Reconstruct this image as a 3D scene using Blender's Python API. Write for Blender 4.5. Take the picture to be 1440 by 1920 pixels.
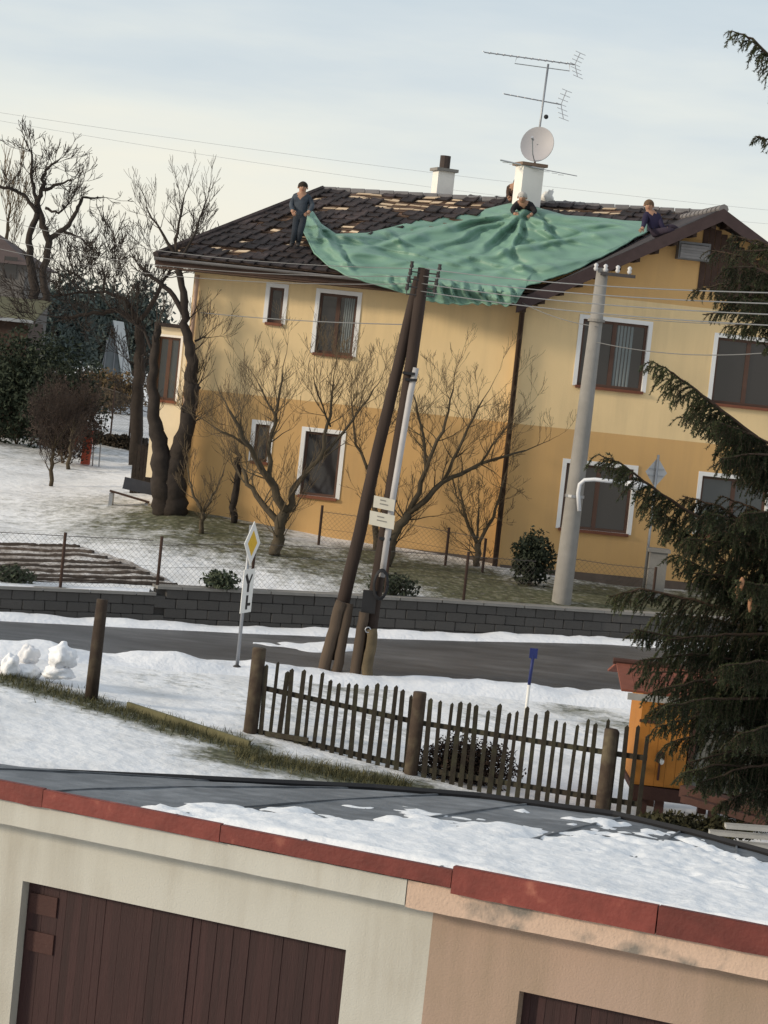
import bpy, bmesh, math, random
import numpy as np
from mathutils import Vector, Matrix, noise as mnoise
R = math.radians
rng = random.Random(7)
scene = bpy.context.scene
for o in list(bpy.data.objects): bpy.data.objects.remove(o)
COL = scene.collection

# ------------------------------------------------------------------ camera
CZ = 6.4                                   # camera height: upper-floor window
PITCH, ROLL, F = R(-3.66), R(6.0), 4200.0  # F in pixels of the 1440 x 1920 photograph
fwd = Vector((0, math.cos(PITCH), math.sin(PITCH)))
up0 = Vector((0, -math.sin(PITCH), math.cos(PITCH)))
rt0 = Vector((1, 0, 0))
RT = rt0*math.cos(ROLL) + up0*math.sin(ROLL)
UP = up0*math.cos(ROLL) - rt0*math.sin(ROLL)
CAM = Vector((0, 0, CZ))
cd = bpy.data.cameras.new('camera'); cam = bpy.data.objects.new('camera', cd); COL.objects.link(cam)
cam.matrix_world = Matrix(((RT.x, UP.x, -fwd.x, 0), (RT.y, UP.y, -fwd.y, 0), (RT.z, UP.z, -fwd.z, CZ), (0, 0, 0, 1)))
cd.sensor_fit = 'VERTICAL'; cd.sensor_height = 36.0; cd.sensor_width = 27.0
cd.lens = F/1920*36; cd.clip_start = 0.5; cd.clip_end = 5000
scene.camera = cam

# ------------------------------------------------------------------ sky, sun, exposure
SUN_EL, SUN_AZ = R(17), R(-110)            # azimuth from +Y towards +X: the sun stands to the left, a little behind the camera
sdir = Vector((math.sin(SUN_AZ)*math.cos(SUN_EL), math.cos(SUN_AZ)*math.cos(SUN_EL), math.sin(SUN_EL)))
w = bpy.data.worlds.new('World'); scene.world = w; w.use_nodes = True
nt = w.node_tree; nt.nodes.clear(); N = nt.nodes.new; L = nt.links.new
out = N('ShaderNodeOutputWorld'); bg = N('ShaderNodeBackground'); L(bg.outputs[0], out.inputs[0])
sky = N('ShaderNodeTexSky'); sky.sky_type = 'NISHITA'; sky.sun_disc = False
sky.sun_elevation = SUN_EL; sky.sun_rotation = SUN_AZ; sky.dust_density = 3.0; sky.air_density = 1.0
tc = N('ShaderNodeTexCoord'); sep = N('ShaderNodeSeparateXYZ'); L(tc.outputs['Generated'], sep.inputs[0])
mp = N('ShaderNodeMapping'); mp.inputs['Scale'].default_value = (1.6, 1.6, 9.0); L(tc.outputs['Generated'], mp.inputs[0])
nz = N('ShaderNodeTexNoise'); nz.inputs['Scale'].default_value = 2.6; nz.inputs['Detail'].default_value = 5; nz.inputs['Roughness'].default_value = .55
L(mp.outputs[0], nz.inputs['Vector'])
ad = N('ShaderNodeMath'); ad.operation = 'MULTIPLY_ADD'; ad.inputs[1].default_value = .17; ad.inputs[2].default_value = -.085; L(nz.outputs[0], ad.inputs[0])
ad2 = N('ShaderNodeMath'); ad2.operation = 'ADD'; L(ad.outputs[0], ad2.inputs[0]); L(sep.outputs[2], ad2.inputs[1])
cr = N('ShaderNodeValToRGB'); L(ad2.outputs[0], cr.inputs[0])
e = cr.color_ramp.elements
e[0].position = 0.0; e[0].color = (8.6, 8.1, 6.9, 1)
e[1].position = 1.0; e[1].color = (5.7, 6.15, 6.6, 1)
for p, c in ((.055, (8.5, 8.25, 7.2)), (.10, (7.5, 7.75, 7.35)), (.14, (6.2, 6.8, 7.1)), (.185, (5.2, 6.05, 6.7)), (.24, (5.0, 5.85, 6.6)), (.5, (5.7, 6.2, 6.6))):
    q = e.new(p); q.color = (*c, 1)
mx = N('ShaderNodeMix'); mx.data_type = 'RGBA'; mx.inputs[0].default_value = .86
L(sky.outputs[0], mx.inputs[6]); L(cr.outputs[0], mx.inputs[7]); L(mx.outputs[2], bg.inputs[0])
bg.inputs[1].default_value = 0.10
sl = bpy.data.lights.new('sun', 'SUN'); sl.energy = 2.4; sl.angle = R(8); sl.color = (1, .86, .66)
so = bpy.data.objects.new('sun', sl); COL.objects.link(so)
so.rotation_euler = (-sdir).to_track_quat('-Z', 'Y').to_euler()
scene.view_settings.view_transform = 'Standard'; scene.view_settings.look = 'None'
scene.view_settings.gamma = 1; scene.view_settings.exposure = 0.25; scene.view_settings.use_curve_mapping = False

# ------------------------------------------------------------------ picking helpers: photograph pixel -> place
def ray(u, v): return RT*(u-720) + UP*(960-v) + fwd*F
def P(u, v, Y):
    d = ray(u, v); return CAM + d*(Y/d.y)
def PP(u, v, pt, n):
    d = ray(u, v); return CAM + d*((pt-CAM).dot(n)/d.dot(n))
WALLX = [-60, -7.7, -4.6, 2.05, 5.0, 60]; WALLY = [38, 44.6, 45.8, 48.0, 49.0, 62]
def wally(x): return float(np.interp(x, WALLX, WALLY))
LOWX = [-6.0, 4.8]
LOWP = [([5, 10, 22, 29, 35, 39.5, 43.5, 47], [-6.3, -6.3, -6.0, -5.75, -5.62, -5.70, -5.75, -5.72]),
        ([5, 25, 33, 36, 43, 47.5, 50], [-6.55, -6.5, -6.45, -6.3, -5.82, -5.46, -5.35])]
UPX = [-8.3, -5.0, 3.4, 6.5]
UPP = [([44, 48, 52, 56, 65, 75, 100, 200, 400, 900], [-5.2, -4.95, -4.62, -4.3, -3.85, -3.5, -3.1, -2.2, -1.5, 0]),
       ([45.6, 50, 55, 65, 75, 100, 200, 400, 900], [-5.1, -4.55, -3.98, -3.6, -3.4, -3.0, -2.2, -1.5, 0]),
       ([48, 53.8, 60, 100, 200, 400, 900], [-4.88, -4.45, -4.2, -3.5, -2.2, -1.5, 0]),
       ([49, 54, 60, 100, 200, 400, 900], [-4.86, -4.6, -4.3, -3.5, -2.2, -1.5, 0])]
def prof(x, y, XS, PS):
    return float(np.interp(x, XS, [np.interp(y, a, b) for a, b in PS])) + CZ
def zlow(x, y): return prof(x, y, LOWX, LOWP)
def zup(x, y): return prof(x, y, UPX, UPP)
def bumps(x, y):
    return .05*mnoise.noise((x*.35, y*.35, 1.3)) + .022*mnoise.noise((x*1.3, y*1.3, 4.1))
def gz(x, y):
    o = y - wally(x)
    if o < 0:
        k = 1.0
        if -6.0 < o < .1: k = .15                     # the road bed is even
        return zlow(x, y) + bumps(x, y)*k
    return zup(x, y) + bumps(x, y)*1.6
def G(u, v, y0=24, y1=160):
    d = ray(u, v); y = y0
    while y < y1:
        p = CAM + d*(y/d.y)
        if p.z <= gz(p.x, p.y): return Vector((p.x, p.y, gz(p.x, p.y)))
        y += .05
    return P(u, v, y1)
def onG(x, y, dz=0): return Vector((x, y, gz(x, y)+dz))

# ------------------------------------------------------------------ materials
MATS = {}
def mat(name, col, rough=.8, var=.18, scale=6.0, bump=.15, bscale=None, col2=None, mix=.5, stretch=None, spec=.3, metal=0, sharp=.12, dist=.02, streak=0):
    """procedural: base colour, broad + fine tonal noise, an optional second colour in patches, fine relief"""
    if name in MATS: return MATS[name]
    m = bpy.data.materials.new(name); m.use_nodes = True; t = m.node_tree; t.nodes.clear()
    n = t.nodes.new; l = t.links.new
    o = n('ShaderNodeOutputMaterial'); b = n('ShaderNodeBsdfPrincipled'); l(b.outputs[0], o.inputs[0])
    g = n('ShaderNodeNewGeometry'); mpp = n('ShaderNodeMapping'); l(g.outputs['Position'], mpp.inputs[0])
    if stretch: mpp.inputs['Scale'].default_value = stretch
    a = n('ShaderNodeTexNoise'); a.inputs['Scale'].default_value = scale; a.inputs['Detail'].default_value = 6; l(mpp.outputs[0], a.inputs[0])
    c = n('ShaderNodeTexNoise'); c.inputs['Scale'].default_value = scale*.17; c.inputs['Detail'].default_value = 3; l(mpp.outputs[0], c.inputs[0])
    s = n('ShaderNodeMath'); s.operation = 'MULTIPLY_ADD'; l(a.outputs[0], s.inputs[0]); s.inputs[1].default_value = .5
    s2 = n('ShaderNodeMath'); s2.operation = 'MULTIPLY'; l(c.outputs[0], s2.inputs[0]); s2.inputs[1].default_value = .5
    l(s2.outputs[0], s.inputs[2])
    mr = n('ShaderNodeMapRange'); mr.inputs[1].default_value = .3; mr.inputs[2].default_value = .7; mr.inputs[3].default_value = 1-var; mr.inputs[4].default_value = 1+var
    l(s.outputs[0], mr.inputs[0])
    base = n('ShaderNodeMix'); base.data_type = 'RGBA'; base.inputs[6].default_value = (*col, 1); base.inputs[7].default_value = (*(col2 or col), 1)
    if col2:
        q = n('ShaderNodeMapRange'); q.inputs[1].default_value = mix-sharp; q.inputs[2].default_value = mix+sharp; l(s.outputs[0], q.inputs[0]); l(q.outputs[0], base.inputs[0])
    else: base.inputs[0].default_value = 0
    oi = n('ShaderNodeObjectInfo'); rv = n('ShaderNodeMapRange'); rv.inputs[3].default_value = 1-var*.6; rv.inputs[4].default_value = 1+var*.6; l(oi.outputs['Random'], rv.inputs[0])
    mm = n('ShaderNodeMath'); mm.operation = 'MULTIPLY'; l(mr.outputs[0], mm.inputs[0]); l(rv.outputs[0], mm.inputs[1])
    vm = n('ShaderNodeVectorMath'); vm.operation = 'SCALE'; l(base.outputs[2], vm.inputs[0]); l(mm.outputs[0], vm.inputs['Scale'])
    last = vm.outputs[0]
    if streak:      # rain streaks and grime: long vertical noise, its own shape
        sm_ = n('ShaderNodeMapping'); l(g.outputs['Position'], sm_.inputs[0]); sm_.inputs['Scale'].default_value = (2.6, 2.6, .22)
        sn_ = n('ShaderNodeTexNoise'); sn_.inputs['Scale'].default_value = 1.3; sn_.inputs['Detail'].default_value = 6; sn_.inputs['Roughness'].default_value = .62; l(sm_.outputs[0], sn_.inputs[0])
        bl = n('ShaderNodeTexNoise'); bl.inputs['Scale'].default_value = .8; bl.inputs['Detail'].default_value = 4; l(g.outputs['Position'], bl.inputs[0])
        pr = n('ShaderNodeMath'); pr.operation = 'MULTIPLY'; l(sn_.outputs[0], pr.inputs[0]); l(bl.outputs[0], pr.inputs[1])
        sr = n('ShaderNodeMapRange'); sr.inputs[1].default_value = .22; sr.inputs[2].default_value = .42; sr.inputs[3].default_value = 0; sr.inputs[4].default_value = streak; l(pr.outputs[0], sr.inputs[0])
        sx_ = n('ShaderNodeMix'); sx_.data_type = 'RGBA'; l(sr.outputs[0], sx_.inputs[0]); l(last, sx_.inputs[6]); sx_.inputs[7].default_value = (.20, .16, .11, 1); last = sx_.outputs[2]
    l(last, b.inputs['Base Color'])
    b.inputs['Roughness'].default_value = rough; b.inputs['Metallic'].default_value = metal; b.inputs['Specular IOR Level'].default_value = spec
    if bump:
        bb = n('ShaderNodeTexNoise'); bb.inputs['Scale'].default_value = bscale or scale*3; bb.inputs['Detail'].default_value = 5; l(mpp.outputs[0], bb.inputs[0])
        bn = n('ShaderNodeBump'); bn.inputs['Strength'].default_value = bump; bn.inputs['Distance'].default_value = dist; l(bb.outputs[0], bn.inputs['Height']); l(bn.outputs[0], b.inputs['Normal'])
    MATS[name] = m; return m

M_snow = mat('snow', (.80, .81, .84), .65, .05, 3, .5, 9, spec=.25, dist=.05)
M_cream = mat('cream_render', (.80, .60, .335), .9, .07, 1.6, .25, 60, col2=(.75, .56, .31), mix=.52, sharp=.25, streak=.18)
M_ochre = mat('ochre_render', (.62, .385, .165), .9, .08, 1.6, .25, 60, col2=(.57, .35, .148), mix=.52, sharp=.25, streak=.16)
M_white = mat('white_paint', (.75, .74, .73), .7, .05, 3, .1)
M_dkwood = mat('dark_stained_timber', (.055, .032, .024), .8, .3, 8, .3, stretch=(1, 1, 1))
M_sash = mat('brown_window_wood', (.085, .045, .032), .6, .2, 6, .1)
M_sill = mat('red_brown_sill', (.17, .06, .032), .6, .2, 6, .1)
M_tile = mat('dark_roof_tile', (.028, .021, .021), .75, .5, 5, .3, col2=(.046, .032, .030), mix=.55)
M_deck = mat('bare_roof_boards', (.14, .085, .06), .9, .35, 4, .2, stretch=(.25, 1, 3))
M_batten = mat('pale_batten_wood', (.62, .47, .32), .85, .3, 3, .2, stretch=(.2, 1, 1))
M_metal = mat('galvanised_metal', (.32, .33, .35), .45, .15, 5, .05, metal=.7)
M_zinc = mat('weathered_gutter_zinc', (.20, .19, .19), .5, .2, 5, .05, metal=.4)
M_conc = mat('grey_concrete', (.235, .222, .205), .9, .14, 5, .3, 30)
M_twig = mat('bare_bark', (.095, .070, .042), .9, .3, 8, .2)
M_bark = mat('dark_bark', (.030, .023, .019), .9, .35, 9, .5, 14)
M_bark2 = mat('grey_brown_bark', (.070, .055, .036), .9, .35, 9, .5, 14)
M_black = mat('black_rubber', (.018, .018, .02), .6, .2, 5, .05)
M_skin = mat('skin', (.36, .20, .13), .6, .05, 8, 0)
def glass(name, col, rough=.06):
    m = bpy.data.materials.new(name); m.use_nodes = True; b = m.node_tree.nodes['Principled BSDF']
    b.inputs['Base Color'].default_value = (*col, 1); b.inputs['Roughness'].default_value = rough; b.inputs['Specular IOR Level'].default_value = .5
    return m
M_glass = glass('window_glass', (.028, .026, .028)); M_glass2 = glass('window_glass_cool', (.05, .06, .068))

# ------------------------------------------------------------------ mesh builder
WL = {}
class MB:
    def __init__(s): s.v = []; s.f = []; s.m = []
    def face(s, pts, mi=0):
        i = len(s.v); s.v += [Vector(p) for p in pts]; s.f.append(list(range(i, i+len(pts)))); s.m.append(mi)
    def obb(s, o, a, b, c, mi=0):
        o, a, b, c = Vector(o), Vector(a), Vector(b), Vector(c); i = len(s.v)
        if a.cross(b).dot(c) < 0: a, b = b, a
        s.v += [o, o+a, o+a+b, o+b, o+c, o+a+c, o+a+b+c, o+b+c]
        for q in ((0,3,2,1), (4,5,6,7), (0,1,5,4), (1,2,6,5), (2,3,7,6), (3,0,4,7)): s.f.append([i+k for k in q]); s.m.append(mi)
    def box(s, c, size, mi=0):
        x, y, z = size; s.obb(Vector(c)-Vector((x/2, y/2, z/2)), (x,0,0), (0,y,0), (0,0,z), mi)
    def beam(s, p, q, wd, hg, mi=0, up=Vector((0,0,1))):
        p, q = Vector(p), Vector(q); d = q-p; sd = d.cross(up)
        if sd.length < 1e-6: sd = d.cross(Vector((0,1,0)))
        sd = sd.normalized()*wd; u = sd.cross(d).normalized()*hg
        s.obb(p-sd/2-u/2, d, sd, u, mi)
    def tube(s, pts, rad, n=6, mi=0, cap=True):
        pts = [Vector(p) for p in pts]
        if not hasattr(rad, '__len__'): rad = [rad]*len(pts)
        st = len(s.v); ref = None
        for k, p in enumerate(pts):
            d = (pts[min(k+1, len(pts)-1)] - pts[max(k-1, 0)])
            if d.length < 1e-9: d = Vector((0,0,1))
            d.normalize()
            if ref is None: ref = d.orthogonal().normalized()
            ref = (ref - d*ref.dot(d))
            if ref.length < 1e-6: ref = d.orthogonal()
            ref.normalize(); b = d.cross(ref)
            for j in range(n):
                a = 2*math.pi*j/n; s.v.append(p + (ref*math.cos(a)+b*math.sin(a))*rad[k])
        for k in range(len(pts)-1):
            for j in range(n):
                a = st+k*n+j; b = st+k*n+(j+1)%n; s.f.append([a, b, b+n, a+n]); s.m.append(mi)
        if cap and n > 2:
            s.f.append([st+j for j in range(n)][::-1]); s.m.append(mi)
            s.f.append([st+(len(pts)-1)*n+j for j in range(n)]); s.m.append(mi)
    def grid(s, fn, nu, nv, mi=0):
        st = len(s.v)
        for i in range(nu+1):
            for j in range(nv+1): s.v.append(Vector(fn(i/nu, j/nv)))
        for i in range(nu):
            for j in range(nv):
                a = st+i*(nv+1)+j; s.f.append([a, a+nv+1, a+nv+2, a+1]); s.m.append(mi)
    def ball(s, c, r, nu=10, nv=7, mi=0, fn=None):
        c = Vector(c); st = len(s.v); r = Vector(r) if hasattr(r, '__len__') else Vector((r,r,r))
        for i in range(nv+1):
            th = math.pi*i/nv
            for j in range(nu):
                ph = 2*math.pi*j/nu; d = Vector((math.sin(th)*math.cos(ph), math.sin(th)*math.sin(ph), math.cos(th)))
                k = fn(d) if fn else 1; s.v.append(c+Vector((d.x*r.x, d.y*r.y, d.z*r.z))*k)
        for i in range(nv):
            for j in range(nu):
                a = st+i*nu+j; b = st+i*nu+(j+1)%nu; s.f.append([a, a+nu, b+nu, b]); s.m.append(mi)
    def prism(s, poly, ext, mi=0):
        n = len(poly); i = len(s.v); poly = [Vector(p) for p in poly]; ext = Vector(ext)
        nn = Vector((0,0,0))
        for k in range(n): nn += poly[k].cross(poly[(k+1)%n])
        if nn.dot(ext) < 0: poly = poly[::-1]
        s.v += poly + [p+ext for p in poly]
        s.f.append([i+k for k in range(n)][::-1]); s.m.append(mi); s.f.append([i+n+k for k in range(n)]); s.m.append(mi)
        for k in range(n): s.f.append([i+k, i+(k+1)%n, i+n+(k+1)%n, i+n+k]); s.m.append(mi)
    def mesh(s, name, mats, off=Vector((0,0,0)), smooth=False):
        me = bpy.data.meshes.new(name); me.from_pydata([tuple(v-off) for v in s.v], [], s.f)
        for m in (mats if isinstance(mats, (list, tuple)) else [mats]): me.materials.append(m)
        me.polygons.foreach_set('material_index', s.m)
        if smooth: me.polygons.foreach_set('use_smooth', [True]*len(s.f))
        me.update(); return me
    def build(s, name, mats, parent=None, smooth=False):
        if parent is not None:
            off = WL[parent.name]; o = bpy.data.objects.new(name, s.mesh(name, mats, off, smooth)); o.parent = parent; loc = off
        else:
            zs = min(v.z for v in s.v); cx = sum(v.x for v in s.v)/len(s.v); cy = sum(v.y for v in s.v)/len(s.v)
            loc = Vector((cx, cy, zs)); o = bpy.data.objects.new(name, s.mesh(name, mats, loc, smooth)); o.location = loc
        COL.objects.link(o); WL[o.name] = loc.copy(); return o
def inst(name, me, M, parent):
    """a part that shares mesh data, placed with world matrix M"""
    o = bpy.data.objects.new(name, me); COL.objects.link(o); o.parent = parent
    o.matrix_local = Matrix.Translation(-WL[parent.name]) @ M; WL[o.name] = M.translation.copy(); return o
def tag(o, label, cat, group=None):
    o['label'] = label; o['category'] = cat
    if group: o['group'] = group
    return o
def thing(name, loc, label, cat, group=None):
    o = bpy.data.objects.new(name, None); COL.objects.link(o); o.location = loc; o.empty_display_size = .2
    WL[o.name] = Vector(loc); return tag(o, label, cat, group)
def kind(o, k): o['kind'] = k; return o
def frame(o, x, y, z): return Matrix(((x[0], y[0], z[0], o[0]), (x[1], y[1], z[1], o[1]), (x[2], y[2], z[2], o[2]), (0,0,0,1)))
Z = Vector((0, 0, 1))
# ------------------------------------------------------------------ GROUND: one sheet, with a step at the retaining wall
def ground_mat():
    m = bpy.data.materials.new('snowy_ground'); m.use_nodes = True; t = m.node_tree; t.nodes.clear(); n = t.nodes.new; l = t.links.new
    o = n('ShaderNodeOutputMaterial'); b = n('ShaderNodeBsdfPrincipled'); l(b.outputs[0], o.inputs[0])
    g = n('ShaderNodeNewGeometry'); at = n('ShaderNodeAttribute'); at.attribute_name = 'grass'
    a = n('ShaderNodeTexNoise'); a.inputs['Scale'].default_value = 3.2; a.inputs['Detail'].default_value = 9; a.inputs['Roughness'].default_value = .78; l(g.outputs['Position'], a.inputs[0])
    s = n('ShaderNodeMath'); s.operation = 'ADD'; l(a.outputs[0], s.inputs[0]); l(at.outputs['Fac'], s.inputs[1])
    q = n('ShaderNodeMapRange'); q.inputs[1].default_value = .62; q.inputs[2].default_value = .92; l(s.outputs[0], q.inputs[0])
    c = n('ShaderNodeTexNoise'); c.inputs['Scale'].default_value = 7; c.inputs['Detail'].default_value = 6; l(g.outputs['Position'], c.inputs[0])
    gr = n('ShaderNodeValToRGB'); l(c.outputs[0], gr.inputs[0]); ee = gr.color_ramp.elements
    ee[0].position = .3; ee[0].color = (.060, .054, .036, 1); ee[1].position = .72; ee[1].color = (.22, .205, .15, 1)
    k = ee.new(.5); k.color = (.095, .098, .055, 1)
    sn = n('ShaderNodeMix'); sn.data_type = 'RGBA'; l(q.outputs[0], sn.inputs[0]); sv = n('ShaderNodeTexNoise'); sv.inputs['Scale'].default_value = .55; sv.inputs['Detail'].default_value = 7; sv.inputs['Roughness'].default_value = .7; l(g.outputs['Position'], sv.inputs[0])
    sc_ = n('ShaderNodeValToRGB'); l(sv.outputs[0], sc_.inputs[0]); sc_.color_ramp.elements[0].position = .30; sc_.color_ramp.elements[0].color = (.60, .60, .60, 1); sc_.color_ramp.elements[1].position = .56; sc_.color_ramp.elements[1].color = (.82, .825, .84, 1)
    l(sc_.outputs[0], sn.inputs[6]); l(gr.outputs[0], sn.inputs[7])
    l(sn.outputs[2], b.inputs['Base Color']); b.inputs['Roughness'].default_value = .8; b.inputs['Specular IOR Level'].default_value = .2
    bb = n('ShaderNodeTexNoise'); bb.inputs['Scale'].default_value = 3.5; bb.inputs['Detail'].default_value = 8; l(g.outputs['Position'], bb.inputs[0])
    bn = n('ShaderNodeBump'); bn.inputs['Strength'].default_value = .45; bn.inputs['Distance'].default_value = .12; l(bb.outputs[0], bn.inputs['Height']); l(bn.outputs[0], b.inputs['Normal'])
    return m
xs = list(np.arange(-15, 15.01, .25)); k = .4
while xs[-1] < 700: xs.append(xs[-1]+k); xs.insert(0, xs[0]-k); k *= 1.22
of = list(np.arange(-28, 0, .3)); of = [-45, -36] + of + [-.03, .12] + list(np.arange(.35, 34, .35)); k = .5
while of[-1] < 900: of.append(of[-1]+k); k *= 1.18
# where grass shows through the snow: (x, y, radius, amount), worn or sheltered places
GR = []
def gpatch(u, v, r, a, y0=24): p = G(u, v, y0); GR.append((p.x, p.y, r, a))
for u, v, r, a in ((250, 985, 2.4, .30), (380, 1010, 2.2, .34), (480, 1030, 2, .34), (600, 1055, 2, .34), (700, 1080, 2, .32), (800, 1110, 2, .28), (330, 965, 2.2, .42), (180, 945, 2.5, .22),
                   (420, 990, 1.8, .40), (560, 1040, 1.6, .36), (900, 1110, 1.8, .5), (1000, 1120, 1.6, .5), (800, 1075, 1.6, .5), (880, 1085, 1.6, .5), (700, 1045, 1.2, .45), (1180, 1130, 2.5, .5), (1350, 1150, 3, .5), (100, 860, 4, .14), (60, 980, 3, .12), (50, 820, 8, .2), (200, 830, 5, .2)):
    gpatch(u, v, r, a, 49.5)
for i in range(14):
    t = i/13; gpatch(0+t*470, 1272+t*135, .55, .42)
for i in range(16):
    t = i/15; gpatch(430+t*330, 1418+t*62, .75, .42)
for u, v, r, a in ((430, 1418, .9, .25), (330, 1370, .5, .25), (640, 1290, 1.2, .2), (560, 1330, 1.6, .15), (330, 1275, 1.2, .14), (900, 1340, 1.0, .15), (1080, 1330, .9, .25), (1150, 1360, .9, .25), (700, 1360, 1.5, .16)): gpatch(u, v, r, a)
GRA = np.array(GR)
def grass(x, y):
    d2 = (GRA[:,0]-x)**2 + ((GRA[:,1]-y)*.75)**2
    return float(min(.5, np.max(GRA[:,3]*np.exp(-d2/(GRA[:,2]**2))*1.25)))
b = MB(); att = []
for y_ in of:
    for x in xs:
        yy = wally(x) + y_
        if y_ > 60: yy = wally(max(-60, min(60, x))) + y_
        b.v.append(Vector((x, yy, gz(x, yy)))); att.append(grass(x, yy))
nx = len(xs)
for j in range(len(of)-1):
    for i in range(nx-1):
        a = j*nx+i; b.f.append([a, a+1, a+nx+1, a+nx]); b.m.append(0)
grd = kind(b.build('ground', ground_mat(), smooth=True), 'structure')
fa = grd.data.attributes.new('grass', 'FLOAT', 'POINT'); fa.data.foreach_set('value', att)

# road: a sheet that follows the slope in front of the wall, with a crumbled edge
M_asph = mat('wet_asphalt', (.085, .084, .087), .42, .3, 3, .4, 60, col2=(.135, .134, .138), mix=.56, stretch=(.35, 1.4, 1), spec=.35)
def roadp(x, t): # t 0 near edge .. 1 far edge
    near, far = np.interp(x, [-60, -6.8, -2.6, 1.9, 4.9, 60], [31.5, 39.6, 41.2, 42.5, 43.2, 55]), wally(x)-np.interp(x, [-8, 2, 5], [1.0, .85, .7])
    y = near + (far-near)*t
    return Vector((x, y, gz(x, y)+.03+.05*(1-(2*t-1)**2)))
b = MB(); b.grid(lambda a, c: roadp(-60+120*a, c), 240, 14)
kind(b.build('road', M_asph, smooth=True), 'structure')
# ridges of ploughed snow along both road edges and the melting island: geometry, kind stuff
def snow_strip(name, pathfn, n, width, hgt, seed, thr=-.25):
    b = MB(); m = 10; pts = []
    for i in range(n+1):
        c, wv = pathfn(i/n)
        for j in range(m+1):
            s_ = j/m*2-1; p = c + wv*(s_*width/2)
            hh = -.5*s_**6 + (1-s_*s_)*(.55+.75*mnoise.noise((p.x*.8+seed, p.y*.9, 0))+.35*mnoise.noise((p.x*2.7, p.y*2.7, seed)))
            b.v.append(Vector((p.x, p.y, p.z + hgt*hh - .01))); pts.append(hh)
    for i in range(n):
        for j in range(m):
            a = i*(m+1)+j; q = (a, a+m+1, a+m+2, a+1)
            if max(pts[k] for k in q) > -.2: b.f.append(list(q)); b.m.append(0)
    return kind(b.build(name, M_snow, smooth=True), 'stuff')
def onroad(x, y):
    return Vector((x, y, gz(x, y)+.05))
tag(snow_strip('snow', lambda t: (onroad(-14+27*t, wally(-14+27*t)-.62), Vector((0,1,0))), 200, 1.15, .14, 3.1), 'ploughed snow strip along the foot of the retaining wall', 'snow')
tag(snow_strip('snow', lambda t: (onroad(-14+30*t, roadp(-14+30*t, 0).y-.45), Vector((0,1,0))), 220, 1.5, .20, 8.2), 'ploughed snow bank along the near edge of the road', 'snow')
c0 = roadp(-.9, .5)
tag(snow_strip('snow', lambda t: (onroad(-2.3+2.4*t, roadp(-2.3+2.4*t, .62).y), Vector((.15,1,0))*math.sin(math.pi*min(.97, max(.03, t)))), 60, 2.1, .12, 5.9), 'melting snow patch lying on the road behind the twin pole', 'snow')

# ------------------------------------------------------------------ RETAINING WALL of coursed blocks
M_block = mat('dark_concrete_block', (.085, .080, .076), .95, .16, 4, .5, 25, col2=(.068, .064, .06), mix=.5)
M_mort = mat('wall_core', (.062, .058, .055), .95, .2, 6, .3)
rw = thing('retaining_wall', onG(-2, wally(-2)-.1), 'low retaining wall of dark concrete blocks beside the road', 'wall')
XS = np.arange(-13, 13.6, .5)
STEP = P(283, 1140, 45.4).x
def wtop(x):     # top of the wall, photographed edge
    if x < STEP: return float(np.interp(x, [-13, -7.6, STEP], [-5.3, -5.19, -5.12]))+CZ
    return float(np.interp(x, [STEP, 1.0, 5.0, 13], [-4.98, -4.85, -4.83, -4.7]))+CZ
core = MB()
for a, c in zip(XS[:-1], XS[1:]):
    ya, yc = wally(a), wally(c); d = Vector((c-a, yc-ya, 0)); n_ = Vector((d.y, -d.x, 0)).normalized()
    za, zt = zlow(a, ya)-.3, min(wtop(a), wtop(c))-.02
    core.obb(Vector((a, ya, za))+n_*.03, d, -n_*.25, Z*(zt-za))
core.build('wall_core', M_mort, rw)
bmesh_blk = MB(); bmesh_blk.box((.0, 0, 0), (.43, .10, .185)); BLK = []
for k in range(4):
    bm = bmesh.new(); bmesh.ops.create_cube(bm, size=1)
    for v in bm.verts: v.co = Vector((v.co.x*.445, v.co.y*.12, v.co.z*.193)) + Vector([rng.uniform(-.006, .006) for _ in range(3)])
    bmesh.ops.bevel(bm, geom=bm.edges[:], offset=.014, segments=1, affect='EDGES')
    me = bpy.data.meshes.new('block'); bm.to_mesh(me); bm.free(); me.materials.append(M_block); BLK.append(me)
nb = 0
for row in range(4):
    x = -8.4 + (row % 2)*.22
    while x < 8.2:
        y = wally(x); sl_ = (wally(x+.2)-wally(x-.2))/.4; dx = Vector((1, sl_, 0)).normalized(); n_ = Vector((dx.y, -dx.x, 0))
        zg = zlow(x, y); z = wtop(x) - .10 - row*.20
        zs = (wtop(x+.2)-wtop(x-.2))/.4 if abs(x-STEP) > .3 else 0
        if z > zg-.08 and nb < 300:
            dx3 = Vector((dx.x, dx.y, zs)).normalized()
            inst('block', rng.choice(BLK), frame(Vector((x, y, z))+n_*(.07+rng.uniform(-.008, .008)), dx3, -n_, dx3.cross(-n_)), rw); nb += 1
        x += .455*dx.x
cap = MB(); cap2 = MB()
for a in np.arange(-13, 13, .9):
    c = a+.88
    if a < STEP < c: c = STEP
    p, q = Vector((a, wally(a), wtop(a))), Vector((c, wally(c), wtop(c-.01)))
    d = q-p; n_ = Vector((d.y, -d.x, 0)).normalized()
    (cap).obb(p+n_*.16, d, -n_*.42, Z*.06)
    if c == STEP:
        p = Vector((STEP+.01, wally(STEP), wtop(STEP+.01))); q = Vector((a+.88, wally(a+.88), wtop(a+.88)))
        if (q-p).length > .05: cap.obb(p+n_*.16, q-p, -n_*.42, Z*.06)
cap.build('coping', M_conc, rw)
sn = snow_strip('snow_cap', lambda t: (Vector(((-13+(STEP+12.9)*t), wally(-13+(STEP+12.9)*t)+.06, wtop(-13+(STEP+12.9)*t)+.06)), Vector((0, 1, 0))), 80, .40, .07, 1.7)
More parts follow.
